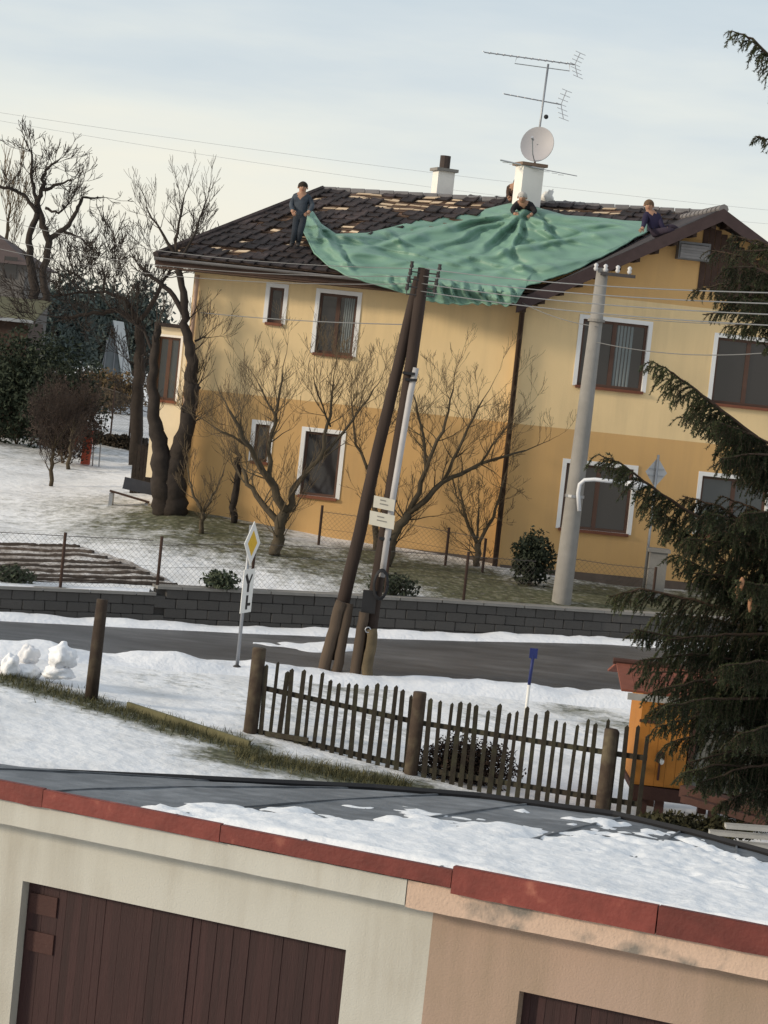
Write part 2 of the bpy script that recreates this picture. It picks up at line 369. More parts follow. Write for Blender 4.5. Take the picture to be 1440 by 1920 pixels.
tag(sn, 'snow lying on the lower left stretch of the retaining wall', 'snow')

# wire fence standing on the wall and the one before the house
M_wire = mat('rusty_wire', (.10, .085, .075), .8, .2, 5, 0)
def wire_fence(label, pts, hgt, posts, top=True):
    t = thing('wire_fence', pts[0], label, 'fence', None)
    for p, h in posts:
        b = MB(); b.tube([p-Z*.15, p+Z*h], .033, 7); b.build('post', M_dkwood, t)
    wv = MB()
    if top: wv.tube([p+Z*hgt for p in pts], .009, 4)
    wv.tube([p+Z*hgt*.5 for p in pts], .004, 3)
    for a, c in zip(pts[:-1], pts[1:]):
        n_ = max(2, int((c-a).length/.11)); m = int(hgt/.11)
        for k in range(-m, n_+1):
            for sg in (1, -1):
                t0, t1 = (k, k+m) ; z0, z1 = (0, hgt)
                if t0 < 0: z0 = hgt*(-t0)/m; t0 = 0
                if t1 > n_: z1 = hgt*(n_-(t1-m))/m; t1 = n_
                if t1 <= t0: continue
                p0, p1 = a.lerp(c, t0/n_), a.lerp(c, t1/n_)
                if sg < 0: z0, z1 = hgt-z0, hgt-z1
                wv.tube([p0+Z*(z0+.04), p1+Z*(z1+.04)], .0022, 3, cap=False)
    kind(wv.build('wire_mesh', M_wire, t), 'stuff'); return t
fp = [Vector((x, wally(x)+.10, wtop(x)+.06)) for x in (-11, -8.2, -6.45, -4.65)]
fp2 = [Vector((x, wally(x)+.10, wtop(x)+.06)) for x in (-4.65, -2.6, .2, 1.9, 3.4)]
wire_fence('rusty wire mesh fence above the low snowy stretch of retaining wall', fp, 1.05, [(P(112, 1112, wally(-6.45)+.1), 1.24), (P(294, 1105, wally(-4.6)+.1), 1.1), (Vector((-8.2, wally(-8.2)+.1, wtop(-8.2))), 1.1)])
wire_fence('sagging wire mesh fence above the wall behind the road sign and twin pole', fp2, .95, [(fp2[1], 1.05), (fp2[2], 1.05), (fp2[3], 1.05)])
# ------------------------------------------------------------------ THE YELLOW HOUSE
A_ = P(365, 510, 54.9); B_ = P(983, 575, 53.8)
HX = Vector((B_.x-A_.x, B_.y-A_.y, 0)); HLEN = HX.length; HX.normalize(); HN = Vector((HX.y, -HX.x, 0))   # HN points at the viewer
HO = Vector((A_.x, A_.y, 0)); ZE = 1.88+CZ          # wall top
ZD = -.99+CZ                                        # paint line between cream and ochre
ZB = -4.9+CZ
WYAW = R(7); WX = Vector((math.cos(WYAW), math.sin(WYAW), 0)); WN = Vector((WX.y, -WX.x, 0))
WO = Vector((B_.x, B_.y, 0)) + HN*.35               # the gabled wing stands a little proud and turns away
WLEN = 9.9
house = thing('house', Vector((B_.x, B_.y, -4.6+CZ)), 'two storey yellow house with stripped dark roof under repair', 'house')
def mloc(u, v):
    p = PP(u, v, HO, HN); return (p-HO).dot(HX), p.z
def wloc(u, v):
    p = PP(u, v, WO, WN); return (p-WO).dot(WX), p.z
def rect(fn, x0, y0, x1, y1, x2, y2, x3, y3):       # photographed corners TL TR BR BL -> (s0, s1, z0, z1)
    a, b_, c, d = fn(x0, y0), fn(x1, y1), fn(x2, y2), fn(x3, y3)
    return ((a[0]+d[0])/2, (b_[0]+c[0])/2, (c[1]+d[1])/2, (a[1]+b_[1])/2)
MW = [rect(mloc, 508, 538, 535, 541, 526, 607, 499, 603), rect(mloc, 600, 548, 671, 556, 660, 668, 590, 660),
      rect(mloc, 480, 795, 507, 797, 500, 866, 473, 864), rect(mloc, 573, 808, 640, 815, 630, 934, 562, 927)]
WWN = [rect(wloc, 1095, 596, 1216, 612, 1203, 733, 1080, 722), rect(wloc, 1346, 632, 1466, 645, 1455, 768, 1334, 754),
       rect(wloc, 1062, 868, 1188, 880, 1176, 1000, 1050, 990), rect(wloc, 1316, 893, 1440, 903, 1428, 1012, 1306, 1000)]
def facade(name, O, X, Nn, s0, s1, z0, z1, openings, zcut, mats, parent, rev=.14):
    b = MB(); S = sorted({s0, s1, *[o[0] for o in openings], *[o[1] for o in openings]}); ZZ = sorted({z0, z1, *zcut, *[o[2] for o in openings], *[o[3] for o in openings]})
    pt = lambda s, z, d=0: Vector((O.x, O.y, 0)) + X*s + Z*z - Nn*d
    for a, c in zip(S[:-1], S[1:]):
        for e_, g in zip(ZZ[:-1], ZZ[1:]):
            ms, mz = (a+c)/2, (e_+g)/2
            if any(o[0] < ms < o[1] and o[2] < mz < o[3] for o in openings): continue
            b.face([pt(a, e_), pt(c, e_), pt(c, g), pt(a, g)], sum(1 for q in zcut if mz > q))
    for o in openings:
        a, c, e_, g = o
        for q in ([(a,e_),(a,g)], [(c,g),(c,e_)], [(a,g),(c,g)], [(c,e_),(a,e_)]):
            (s_, z_), (s2, z2) = q; b.face([pt(s_, z_), pt(s_, z_, rev), pt(s2, z2, rev), pt(s2, z2)], 1 if name == 'x' else 2 if len(mats) > 2 else 0)
    return b.build(name, mats, parent)
def window(O, X, Nn, r, parent, panes=2, gl=M_glass, rev=.10, curtain=None, trim=.10):
    a, c, e_, g = r; pt = lambda s, z, d=0: Vector((O.x, O.y, 0)) + X*s + Z*z + Nn*d
    fw = .065; b = MB()
    def bar(s0, s1, z0, z1, d0=-rev-.03, d1=-rev+.03, mb=None): (mb or b).obb(pt(s0, z0, d0), X*(s1-s0), Z*(z1-z0), Nn*(d1-d0))
    bar(a, a+fw, e_, g); bar(c-fw, c, e_, g); bar(a+fw, c-fw, g-fw, g); bar(a+fw, c-fw, e_, e_+fw)
    wdt = (c-a)
    for k in range(1, panes): bar(a+wdt*k/panes-.05, a+wdt*k/panes+.05, e_+fw, g-fw)
    wn = b.build('window', M_sash, parent)
    for k in range(panes):
        s0, s1 = a+wdt*k/panes+(fw if k == 0 else .05), a+wdt*(k+1)/panes-(fw if k == panes-1 else .05)
        b = MB(); bar(s0, s1, e_+fw, g-fw, -rev-.012, -rev+.004, b); b.build('pane', gl, wn)
    if curtain:
        b = MB(); n_ = 10; s0, s1 = a+wdt*curtain[0], a+wdt*curtain[1]
        b.grid(lambda x, y: pt(s0+(s1-s0)*x, e_+fw+(g-e_-2*fw)*y, -rev+.006+.004*math.sin(x*30)), n_*2, 1); b.build('curtain', mat('net_curtain', (.18, .20, .20), .9, .1, 4, 0), wn)
    b = MB(); bar(a-.03, c+.03, e_-.07, e_, -rev, .08, b); b.build('sill', M_sill, wn)
    b = MB(); t = trim                                                      # white painted surround, a little proud
    bar(a-t, a, e_-.02, g+t, 0.0, .022, b); bar(c, c+t, e_-.02, g+t, 0.0, .022, b); bar(a, c, g, g+t, 0.0, .022, b); b.build('surround', M_white, wn)
    return wn
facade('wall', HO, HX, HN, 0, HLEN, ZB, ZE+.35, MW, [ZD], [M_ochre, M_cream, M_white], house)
window(HO, HX, HN, MW[0], house, 1); window(HO, HX, HN, MW[1], house, 2, curtain=(.66, .93)); window(HO, HX, HN, MW[2], house, 1); window(HO, HX, HN, MW[3], house, 1)
ZG = wloc(1135, 557)[1]                                                     # gable paint line
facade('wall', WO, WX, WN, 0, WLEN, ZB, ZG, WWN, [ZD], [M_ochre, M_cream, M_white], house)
window(WO, WX, WN, WWN[0], house, 2, M_glass, curtain=(.55, .8)); window(WO, WX, WN, WWN[1], house, 2); window(WO, WX, WN, WWN[2], house, 2); window(WO, WX, WN, WWN[3], house, 2, M_glass2)
# side walls and back so that the house is a closed body
DEP = 9.0
b = MB(); c0 = HO - HN*DEP; e0 = HO+HX*HLEN
b.face([HO+Z*ZB, HO+Z*(ZE+.3), c0+Z*(ZE+.3), c0+Z*ZB]); wr = WO+WX*WLEN; wb = wr-WN*DEP
b.face([wr+Z*ZB, wb+Z*ZB, wb+Z*ZG, wr+Z*ZG]); b.face([c0+Z*ZB, c0+Z*ZE, wb+Z*ZE, wb+Z*ZB]); wl = WO-WN*.6
b.face([WO+Z*ZB, WO+Z*(ZE+.2), wl+Z*(ZE+.2), wl+Z*ZB])
b.build('side_wall', M_cream, house)
# rooms behind the glass stay closed: a dark partition a little behind each front
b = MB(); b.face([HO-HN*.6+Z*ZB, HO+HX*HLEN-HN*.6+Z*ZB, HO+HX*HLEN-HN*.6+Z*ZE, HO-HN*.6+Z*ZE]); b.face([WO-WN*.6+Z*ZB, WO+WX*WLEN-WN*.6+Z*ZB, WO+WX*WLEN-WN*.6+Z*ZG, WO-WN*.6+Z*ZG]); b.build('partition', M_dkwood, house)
# plinth
b = MB(); b.obb(HO+HX*.02+Z*ZB+HN*.0, HX*(HLEN-.05), HN*.05, Z*.62); b.obb(WO+WX*.12+Z*ZB, WX*(WLEN-.2), WN*.05, Z*.52); b.build('plinth', mat('dark_plinth', (.11, .085, .07), .95, .25, 5, .3), house)

# --- roof
OV = .75
def hp(s, d, z): return HO + HX*s - HN*d + Z*z         # d behind the facade
EL = hp((PP(292, 481, HO+HN*OV, HN)-HO).dot(HX), -OV, 2.10+CZ); ER = hp(HLEN+.35, -OV, 2.10+CZ)
RD = 4.1
RL = PP(605, 357, HO-HN*RD, HN); RRp = PP(1338, 402, HO-HN*RD, HN)
APEX = PP(1355, 402, WO+WN*.75, WN); BBL = PP(972, 571, WO+WN*.75, WN)
apex_s = (APEX-WO).dot(WX)
def slope(a, c):  # a along (0 left .. 1 right), c up; bilinear patch of the front slope
    return EL.lerp(ER, a).lerp(RL.lerp(RRp, a), c)
SN = (ER-EL).cross(RL-EL).normalized()
if SN.z < 0: SN = -SN
b = MB()
th = SN*(-.12)
b.grid(lambda a, c: slope(a, c), 12, 6)
BL2 = EL - HN*(2*RD+2*OV) ; RLb = RL
b.face([EL, RL, BL2]); b.face([BL2, RL, RRp, RRp - HN*RD*1.2 + HX*1 - Z*2.0])
b.face([EL+th, ER+th, RRp+th, RL+th][::-1])
roof = b.build('roof', M_deck, house)
# hip and left side slope are still tiled: ribs in rows
def bat(c0, a0, a1, hgt=.035, wd=.05): # a batten along the slope
    bt.beam(slope(a0, c0)+SN*.02, slope(a1, c0)+SN*.02, wd, hgt, up=SN)
bt = MB(); NR = 18
for r_ in range(NR+1): bat(r_/NR*.985+.004, .001, .999)
bt.build('battens', mat('old_batten_wood', (.13, .085, .06), .9, .3, 4, .2), roof)
# tiles: two profiles of tile share meshes, laid in rows with holes where they were stripped
def tile_mesh(wd, ln, seed):
    b = MB(); n_ = 6
    prof_ = [(-.5, .008), (-.38, .02), (-.24, .008), (0, .004), (.24, .008), (.38, .02), (.5, .008)]
    for (x0, z0), (x1, z1) in zip(prof_[:-1], prof_[1:]):
        b.face([(x0*wd, 0, z0+.022), (x1*wd, 0, z1+.022), (x1*wd, ln, z1), (x0*wd, ln, z0)])
        b.face([(x0*wd, 0, 0), (x1*wd, 0, 0), (x1*wd, 0, z1+.022), (x0*wd, 0, z0+.022)])
    b.face([(-.5*wd, 0, 0), (-.5*wd, 0, .042), (-.5*wd, ln, .012), (-.5*wd, ln, 0)]); b.face([(.5*wd, 0, 0), (.5*wd, ln, 0), (.5*wd, ln, .012), (.5*wd, 0, .042)])
    return b.mesh('roof_tile', M_tile)
LSL = (RL-EL).dot((RL+RRp-EL-ER).normalized()); ROWL = ((RL+RRp)/2-(EL+ER)/2).length/NR
TW = .35; TM = [tile_mesh(TW*.98, ROWL*1.25, k) for k in range(3)]
updir = ((RL+RRp)/2-(EL+ER)/2).normalized()
HOLES = [(660, 372, 8, 4), (600, 376, 9, 4), (715, 378, 12, 4), (850, 388, 16, 5), (925, 380, 10, 4), (1040, 392, 10, 4), (1140, 396, 10, 4), (1190, 402, 8, 4), (580, 445, 9, 4), (500, 470, 9, 4), (400, 480, 9, 4), (690, 372, 30, 7), (740, 384, 30, 7), (650, 378, 18, 5), (770, 395, 26, 6), (820, 385, 40, 6), (880, 395, 25, 6), (520, 418, 12, 5), (465, 452, 14, 5), (495, 455, 12, 5), (655, 432, 14, 6), (650, 425, 10, 5), (905, 385, 18, 5),
         (1050, 400, 10, 5), (1080, 400, 18, 6), (1120, 404, 12, 5), (1165, 406, 12, 5), (540, 432, 30, 5), (430, 470, 30, 5), (600, 400, 14, 4), (620, 392, 10, 4), (560, 460, 20, 6), (800, 372, 16, 4), (855, 378, 14, 4)]
def proj(p):
    d = p-CAM; k = F/d.dot(fwd); return 720+d.dot(RT)*k, 960-d.dot(UP)*k
TARP = [(548, 392), (575, 400), (625, 438), (700, 436), (790, 410), (880, 400), (960, 388), (1000, 395), (1110, 410), (1212, 425), (1150, 470), (1010, 540), (962, 570), (800, 558), (700, 530), (640, 508)]
def inpoly(x, y, pl):
    k = False
    for (x0, y0), (x1, y1) in zip(pl, pl[1:]+pl[:1]):
        if (y0 > y) != (y1 > y) and x < (x1-x0)*(y-y0)/(y1-y0)+x0: k = not k
    return k
tn = 0; TL = []; pale_n = 0
def pale_lath(p0, u_, r_):
    # bare lath or torn lining left where a tile is missing
    ln = TW*rng.uniform(.6, 1.1); o = p0 - u_*ln/2 + SN*.035 + updir*rng.uniform(.02, .12)
    pb_ = MB(); pb_.obb(o, u_*ln + SN*rng.uniform(-.02, .02), updir*rng.uniform(.06, .15), SN*.02); pb_.build('bare_lath', M_batten, roof)
for r_ in range(NR):
    c = r_/NR; left, right = EL.lerp(RL, c), ER.lerp(RRp, c); n_ = int((right-left).length/TW); u_ = (right-left).normalized()
    for i in range(n_+1):
        p = left + u_*(TW*(i+.55)); x, y = proj(p+updir*ROWL*.5)
        if inpoly(x, y+3, TARP) and inpoly(x, y-7, TARP): continue
        if (p-left).length > (right-left).length-.15: continue
        hole = any(abs(x-hx) < hw and abs(y-hy) < hh for hx, hy, hw, hh in HOLES)
        if hole and rng.random() < .85: pale_lath(p, u_, r_); continue
        if not hole and rng.random() < .10:
            if rng.random() < .35: pale_lath(p, u_, r_)
            continue
        tilt = rng.gauss(0, .035)
        q = Matrix.Rotation(tilt*1.6, 4, 'Z') @ Matrix.Rotation(rng.gauss(0, .03), 4, 'X')
        Mx = frame(p + SN*(.045+rng.uniform(0, .012)) - updir*.03, u_, updir, SN) @ q
        tn += 1; TL.append(Mx)
TL.sort(key=lambda m_: (m_.translation-CAM).length)
for m_ in TL[:290]: inst('roof_tile', rng.choice(TM), m_, roof)
if len(TL) > 290:
    b = MB()
    for m_ in TL[290:]:
        for f_ in TM[0].polygons: b.face([m_ @ TM[0].vertices[i].co for i in f_.vertices])
    kind(b.build('far_roof_tiles', M_tile, roof), 'stuff')
b = MB()
for k in range(int((RRp-RL).length/.38)):      # ridge caps
    p = RL.lerp(RRp, k*.38/(RRp-RL).length); b.tube([p-Z*.02, p+(RRp-RL).normalized()*.36+Z*.01], [.12, .10], 8)
b.build('ridge_caps', mat('grey_ridge_tile', (.15, .14, .14), .8, .25, 5, .2), roof)
b = MB(); n_ = int((RL-EL).length/.38)
for k in range(n_):
    p = EL.lerp(RL, k/n_); b.tube([p+SN*.03, p+(RL-EL).normalized()*.40+SN*.045], [.10, .085], 7)
b.build('hip_caps', M_tile, roof)
# fascia, soffit and gutter along the eave
b = MB(); b.obb(EL-Z*.22+HN*.02, ER-EL, -HN*.03, Z*.19); b.build('fascia', M_dkwood, house)
b = MB(); b.obb(EL-Z*.26, ER-EL, -HN*(OV+.1), Z*.03); b.build('soffit', mat('brown_soffit_boards', (.09, .055, .04), .85, .25, 6, .2), house)
b = MB()
for sgn in range(9): pass
gut = [EL+HN*.10-Z*.02, ER+HN*.10-Z*.05]; n_ = 8
for k in range(n_):
    a0, a1 = math.pi*(1+k/n_), math.pi*(1+(k+1)/n_)
    q = lambda a: HN*(math.cos(a)*.075) + Z*(math.sin(a)*.075)
    b.face([gut[0]+q(a0), gut[1]+q(a0), gut[1]+q(a1), gut[0]+q(a1)])
    q2 = lambda a: HN*(math.cos(a)*.068) + Z*(math.sin(a)*.068)
    b.face([gut[0]+q2(a1), gut[1]+q2(a1), gut[1]+q2(a0), gut[0]+q2(a0)])
b.build('gutter', M_zinc, house)
b = MB(); p = PP(990, 588, WO+WN*.1, WN); q = PP(944, 1058, WO+WN*.1, WN); q = Vector((p.x, p.y, ZB+.3))
b.tube([ER-HX*.2+HN*.1-Z*.1, ER-HX*.2+HN*.05-Z*.2, WO-WX*.02+WN*.09+Z*(ZE-.15), WO-WX*.02+WN*.09+Z*(ZB+.3)], .065, 8); b.build('downpipe', mat('brown_pipe', (.05, .03, .022), .5, .2, 5, 0), house, True)
b = MB(); p = HO+HX*.10+HN*.09; b.tube([p+Z*(ZE-.1), p+Z*(ZE-.3), p+Z*(ZB+.5)], .05, 8); b.build('downpipe', mat('pinkish_pipe', (.50, .34, .25), .6, .1, 5, 0), house, True)
# --- wing gable, its barge boards and roof slabs
zl = ZG; kk = (APEX.z-BBL.z)/((APEX-BBL).dot(WX)); ztop = lambda s: APEX.z-.20-abs(s-apex_s)*kk
b = MB(); sL = 0.0; poly = [WO+WX*0+Z*zl, WO+WX*WLEN+Z*zl, WO+WX*WLEN+Z*max(zl, ztop(WLEN)), WO+WX*apex_s+Z*(APEX.z-.20), WO+WX*0+Z*max(zl+.01, ztop(0))]
b.face(poly); b.build('gable_wall', M_ochre, house)
# dark boarding high up in the gable
s0, s1 = apex_s-.22, apex_s+3.4
b = MB(); nbd = 24
for k in range(nbd):
    a, c = s0+(s1-s0)*k/nbd, s0+(s1-s0)*(k+.92)/nbd; zt_ = min(ztop(a), ztop(c)); zb_ = max(zl+.1, zt_-1.45)
    b.obb(WO+WX*a+Z*zb_, WX*(c-a), WN*.03, Z*(zt_-zb_))
b.build('gable_boarding', M_dkwood, house)
JB = 5.2
def wr_(s, d): return WO + WX*s + WN*d + Z*(APEX.z-abs(s-apex_s)*kk)
b = MB(); sa = (BBL-WO).dot(WX)-.05; sb = apex_s + (apex_s-sa)
b.obb(wr_(sa, .75), wr_(apex_s, .75)-wr_(sa, .75), -WN*4.2, Z*.14); b.obb(wr_(apex_s, .75), wr_(sb, .75)-wr_(apex_s, .75), -WN*8, Z*.14)
wroof = b.build('wing_roof', M_tile, house)
b = MB()
for (p, q) in ((wr_(sa, .78), wr_(apex_s, .78)), (wr_(apex_s, .78), wr_(sb, .78))):
    b.obb(p-Z*.17, q-p, WN*.035, Z*.30)
b.build('barge_board', mat('purple_brown_barge', (.055, .036, .036), .8, .25, 6, .2), wroof)
b = MB()   # open rafter ends and boards under the gable overhang
for k in range(11):
    t = k/10; p = wr_(sa+(apex_s-sa)*t*.92+.15, .02); b.obb(p-Z*.22, WN*.7, WX*.10, Z*.16)
    p = wr_(apex_s+(sb-apex_s)*t*.9+.15, .02); b.obb(p-Z*.22, WN*.7, WX*.10, Z*.16)
b.build('rafter_ends', M_dkwood, wroof)
b = MB(); p0, p1 = wr_(apex_s, .80)+Z*.12, wr_(apex_s, -4.0)+Z*.12
for k in range(12): b.tube([p0.lerp(p1, k/12), p0.lerp(p1, (k+.95)/12)], [.12, .10], 8)
b.build('ridge_caps', MATS['grey_ridge_tile'], wroof)
# grey louvred box below the barge
r = rect(wloc, 1271, 452, 1330, 459, 1322, 492, 1264, 485); b = MB()
pw = lambda s, z, d=0: WO + WX*s + Z*z + WN*d
b.obb(pw(r[0], r[2], .0), WX*(r[1]-r[0]), Z*(r[3]-r[2]), WN*.28); lb = b.build('vent_box', mat('grey_sheet_metal', (.15, .15, .155), .6, .15, 5, .05), house)
for k in range(5):
    b = MB(); z = r[2]+.05+(r[3]-r[2]-.1)*k/5; b.obb(pw(r[0]+.04, z, .29), WX*(r[1]-r[0]-.08), Z*.06, WN*.03+Z*-.02); b.build('louvre', M_zinc, lb)
# --- chimneys
M_chim = mat('white_chimney_render', (.76, .74, .70), .9, .08, 3, .2, 40)
def chimney(u0, u1, v0, v1, d, wd2, capm, pot):
    pl = HO-HN*d; a, c = PP(u0, v1, pl, HN), PP(u1, v1, pl, HN); zt_ = PP((u0+u1)/2, v0, pl, HN).z
    ang = Matrix.Rotation(R(28), 3, 'Z'); X = ang@HX; Nn = ang@HN
    ctr = (a+c)/2; wd = (c-a).length*.74; zb_ = min(a.z, c.z)-1.2
    b = MB(); b.obb(Vector((ctr.x, ctr.y, zb_))-X*wd/2-Nn*wd2/2, X*wd, Nn*wd2, Z*(zt_-zb_)); ch = b.build('chimney', M_chim, roof)
    b = MB(); b.obb(Vector((ctr.x, ctr.y, zt_))-X*(wd/2+.07)-Nn*(wd2/2+.07), X*(wd+.14), Nn*(wd2+.14), Z*.08); b.build('chimney_cap', capm, ch)
    if pot: 
        b = MB(); b.tube([Vector((ctr.x, ctr.y, zt_+.08)), Vector((ctr.x, ctr.y, zt_+.42))], .14, 10); b.build('chimney_pot', mat('sooty_pot', (.06, .045, .04), .8, .2, 5, .1), ch)
    return Vector((ctr.x, ctr.y, zt_+.08))
chimney(806, 850, 322, 366, RD+1.0, .42, M_conc, True)
CT = chimney(958, 1014, 312, 385, RD-.6, .52, mat('brown_cap_slab', (.22, .15, .11), .9, .2, 5, .2), False)
# --- lean-to bay at the left end of the house
pl = HO - HN*3.2; a, c = PP(281, 830, pl, HN), PP(350, 830, pl, HN); ztp = PP(300, 612, pl, HN).z; zbt = a.z-.9
Ob = Vector((a.x, a.y, 0)); ow = rect(lambda u, v: ((PP(u, v, pl, HN)-Ob).dot(HX), PP(u, v, pl, HN).z), 297, 630, 338, 634, 330, 752, 289, 748)
facade('bay_wall', Ob, HX, HN, 0, (c-a).dot(HX)+.5, zbt, ztp, [ow], [], [mat('pale_bay_render', (.62, .55, .42), .9, .1, 2, .2)], house)
window(Ob, HX, HN, ow, house, 2, M_glass2, trim=.06)
b = MB(); b.obb(Ob-HX*.15+HN*.15+Z*ztp, HX*((c-a).dot(HX)+.7), -HN*2.0, Z*.10); b.face([Ob+Z*zbt, Ob+Z*ztp, Ob-HN*2+Z*ztp, Ob-HN*2+Z*zbt]); b.build('bay_roof', M_tile, house)

# ------------------------------------------------------------------ AERIALS on the big chimney
M_al = mat('dull_aluminium', (.42, .42, .44), .4, .1, 5, 0, metal=.6)
Ya = CT.y
am = thing('antenna_mast', CT, 'tall aerial mast with two yagi antennas above the white chimney', 'antenna')
b = MB(); b.tube([P(1001, 318, Ya), P(1028, 120, Ya)], .028, 7); b.build('mast', M_metal, am, True)
def yagi(u0, v0, u1, v1, n_, el, refl):
    p, q = P(u0, v0, Ya-.3), P(u1, v1, Ya+.3); b = MB(); b.tube([p, q], .016, 5); bo = b.build('boom', M_al, am)
    for k in range(n_):
        c = p.lerp(q, (k+.3)/n_); d = Vector((.5, .86, .0))
        b = MB(); b.tube([c-d*el, c+d*el], .010, 4); b.build('director', M_al, bo)
    b = MB()
    for k in range(-3, 4):
        c = q + Vector((.012*abs(k)*3, 0, k*refl/3)); b.tube([c-Vector((.15, .3, 0)), c+Vector((.15, .3, 0))], .009, 4)
    b.tube([q+Vector((.1, 0, -refl)), q, q+Vector((.1, 0, refl))], .014, 4); b.build('reflector', M_al, bo)
yagi(908, 98, 1078, 121, 13, .20, .30); yagi(945, 176, 1052, 196, 8, .16, .36)
b = MB(); a, c = P(965, 119, Ya), P(1068, 133, Ya); b.tube([P(970, 105, Ya), a, c, P(1068, 121, Ya)], .012, 4); b.build('lower_brace', M_al, am)
b = MB(); b.ball(P(1024, 219, Ya-.05), .06, 8, 6); b.build('amplifier_box', M_black, am)
ds = thing('satellite_dish', P(1003, 306, Ya-.25), 'grey oval satellite dish in front of the aerial mast', 'dish')
ctr = P(1007, 270, Ya-.25); dn = Vector((-.30, -.93, .22)).normalized(); dx = Z.cross(dn).normalized(); dy = dn.cross(dx)
b = MB(); b.grid(lambda a, c: ctr + (dx*math.cos(a*2*math.pi)*.43 + dy*math.sin(a*2*math.pi)*.46)*c - dn*(.11*(1-c*c)), 28, 6)
b.grid(lambda a, c: ctr + (dx*math.cos(-a*2*math.pi)*.435 + dy*math.sin(-a*2*math.pi)*.465)*c - dn*(.11*(1-c*c)+.014), 28, 6); b.build('reflector_bowl', mat('pale_grey_dish', (.40, .385, .40), .55, .06, 3, .05), ds, True)
b = MB(); b.tube([ctr-dy*.44, ctr-dy*.35+dn*.25, ctr-dy*.05+dn*.5], .014, 5); b.build('feed_arm', M_metal, ds)
b = MB(); b.tube([ctr-dy*.05+dn*.44, ctr-dy*.02+dn*.56], .035, 8); b.build('feed_horn', M_al, ds)
b = MB(); b.beam(ctr-dn*.13, P(1008, 268, Ya), .07, .07); b.build('bracket', M_metal, ds)
lb = thing('antenna_boom', P(1000, 312, Ya-.3), 'long thin aerial lying across the top of the white chimney', 'antenna')
b = MB(); b.tube([P(938, 300, Ya-.35), P(1020, 318, Ya-.3)], .022, 5); b.tube([P(1020, 318, Ya-.3), P(1082, 330, Ya-.25)], .012, 5); b.build('boom', M_al, lb)
for u, v in ((948, 302), (960, 305), (1025, 319), (1040, 322), (1052, 325)):
    b = MB(); c = P(u, v, Ya-.32); b.tube([c-Vector((.08, .2, .06)), c+Vector((.08, .2, -.02))], .009, 4); b.build('director', M_al, lb)
# ------------------------------------------------------------------ GARAGES in the foreground
E0, E1 = P(0, 1465, 18.27), P(1440, 1747, 15.83); ZGR = -3.7+CZ
GX = Vector((E1.x-E0.x, E1.y-E0.y, 0)).normalized(); GN = Vector((GX.y, -GX.x, 0)); GO = Vector((E0.x, E0.y, 0))
M_gcream = mat('garage_cream_render', (.48, .47, .425), .95, .08, 2.5, .3, 70, col2=(.42, .405, .36), mix=.55, sharp=.2, streak=.35)
M_gpeach = mat('garage_peach_render', (.37, .265, .205), .95, .14, 2.0, .35, 60, col2=(.27, .20, .16), mix=.56, sharp=.15, streak=.55)
M_red = mat('flaking_red_sheet_metal', (.135, .030, .023), .6, .35, 7, .3, 30, col2=(.20, .07, .048), mix=.66, sharp=.05)
M_felt = mat('grey_roofing_felt', (.125, .135, .148), .55, .3, 4, .4, 25, col2=(.20, .21, .225), mix=.55, stretch=(1, 1, 1))
M_gdoor = mat('dark_brown_boards', (.030, .012, .0115), .65, .3, 6, .25, 20, stretch=(6, 6, .5))
def gs(u, v, off=0.0):
    p = PP(u, v, GO-GN*off, GN); return (p-GO).dot(GX), p.z
WOFF = .28
SPL = gs(812, 1715, WOFF)[0]
g1 = thing('garage', GO+GX*.5-GN*2+Z*(-6.4+CZ), 'cream rendered garage with red metal roof edge and wide boarded doors', 'garage')
g2 = thing('garage', GO+GX*(SPL+2)-GN*2+Z*(-6.4+CZ), 'peach rendered garage with peeling fascia adjoining the cream one', 'garage')
d1 = rect(lambda u, v: gs(u, v, WOFF), 45, 1650, 648, 1783, 634, 1930, 14, 1930); d1 = (d1[0], d1[1], -6.25+CZ, (gs(45, 1650, WOFF)[1]+gs(648, 1783, WOFF)[1])/2)
s2 = gs(974, 1858, WOFF); d2 = (s2[0], s2[0]+2.45, -6.25+CZ, s2[1])
GO2 = GO-GN*WOFF; GZB = -6.6+CZ; GZT = ZGR-.12
facade('wall', GO2, GX, GN, -4, SPL, GZB, GZT, [d1], [], [M_gcream], g1, .16)
facade('wall', GO2, GX, GN, SPL, SPL+4.6, GZB, GZT, [d2], [], [M_gpeach], g2, .16)
def garage_door(r, parent, nb_, patch=False):
    a, c, e_, g = r; w_ = (c-a)/nb_
    b = MB(); b.obb(GO2+GX*a-GN*.15+Z*e_, GX*(c-a), -GN*.03, Z*(g-e_)); dr = b.build('door', M_gdoor, parent)
    b = MB(); b.box((0, 0, 0), (w_*.98, .03, g-e_-.02)); me = b.mesh('board', M_gdoor)
    for k in range(nb_):
        x = a+w_*(k+.5); extra = .012 if k == nb_//2 else 0
        inst('board', me, frame(GO2+GX*x-GN*(.128+rng.uniform(-.004, .004)-extra)+Z*((g+e_)/2-rng.uniform(0, .008)), GX, GN, Z), dr)
    if patch:
        for z in (g-.28, g-.60):
            b = MB(); b.obb(GO2+GX*(a+.03)-GN*.108+Z*z, GX*.26, GN*.012, Z*.17); b.build('repair_plate', mat('brown_patch_plate', (.052, .021, .017), .7, .2, 8, .2), dr)
garage_door(d1, g1, 40, True); garage_door(d2, g2, 40)
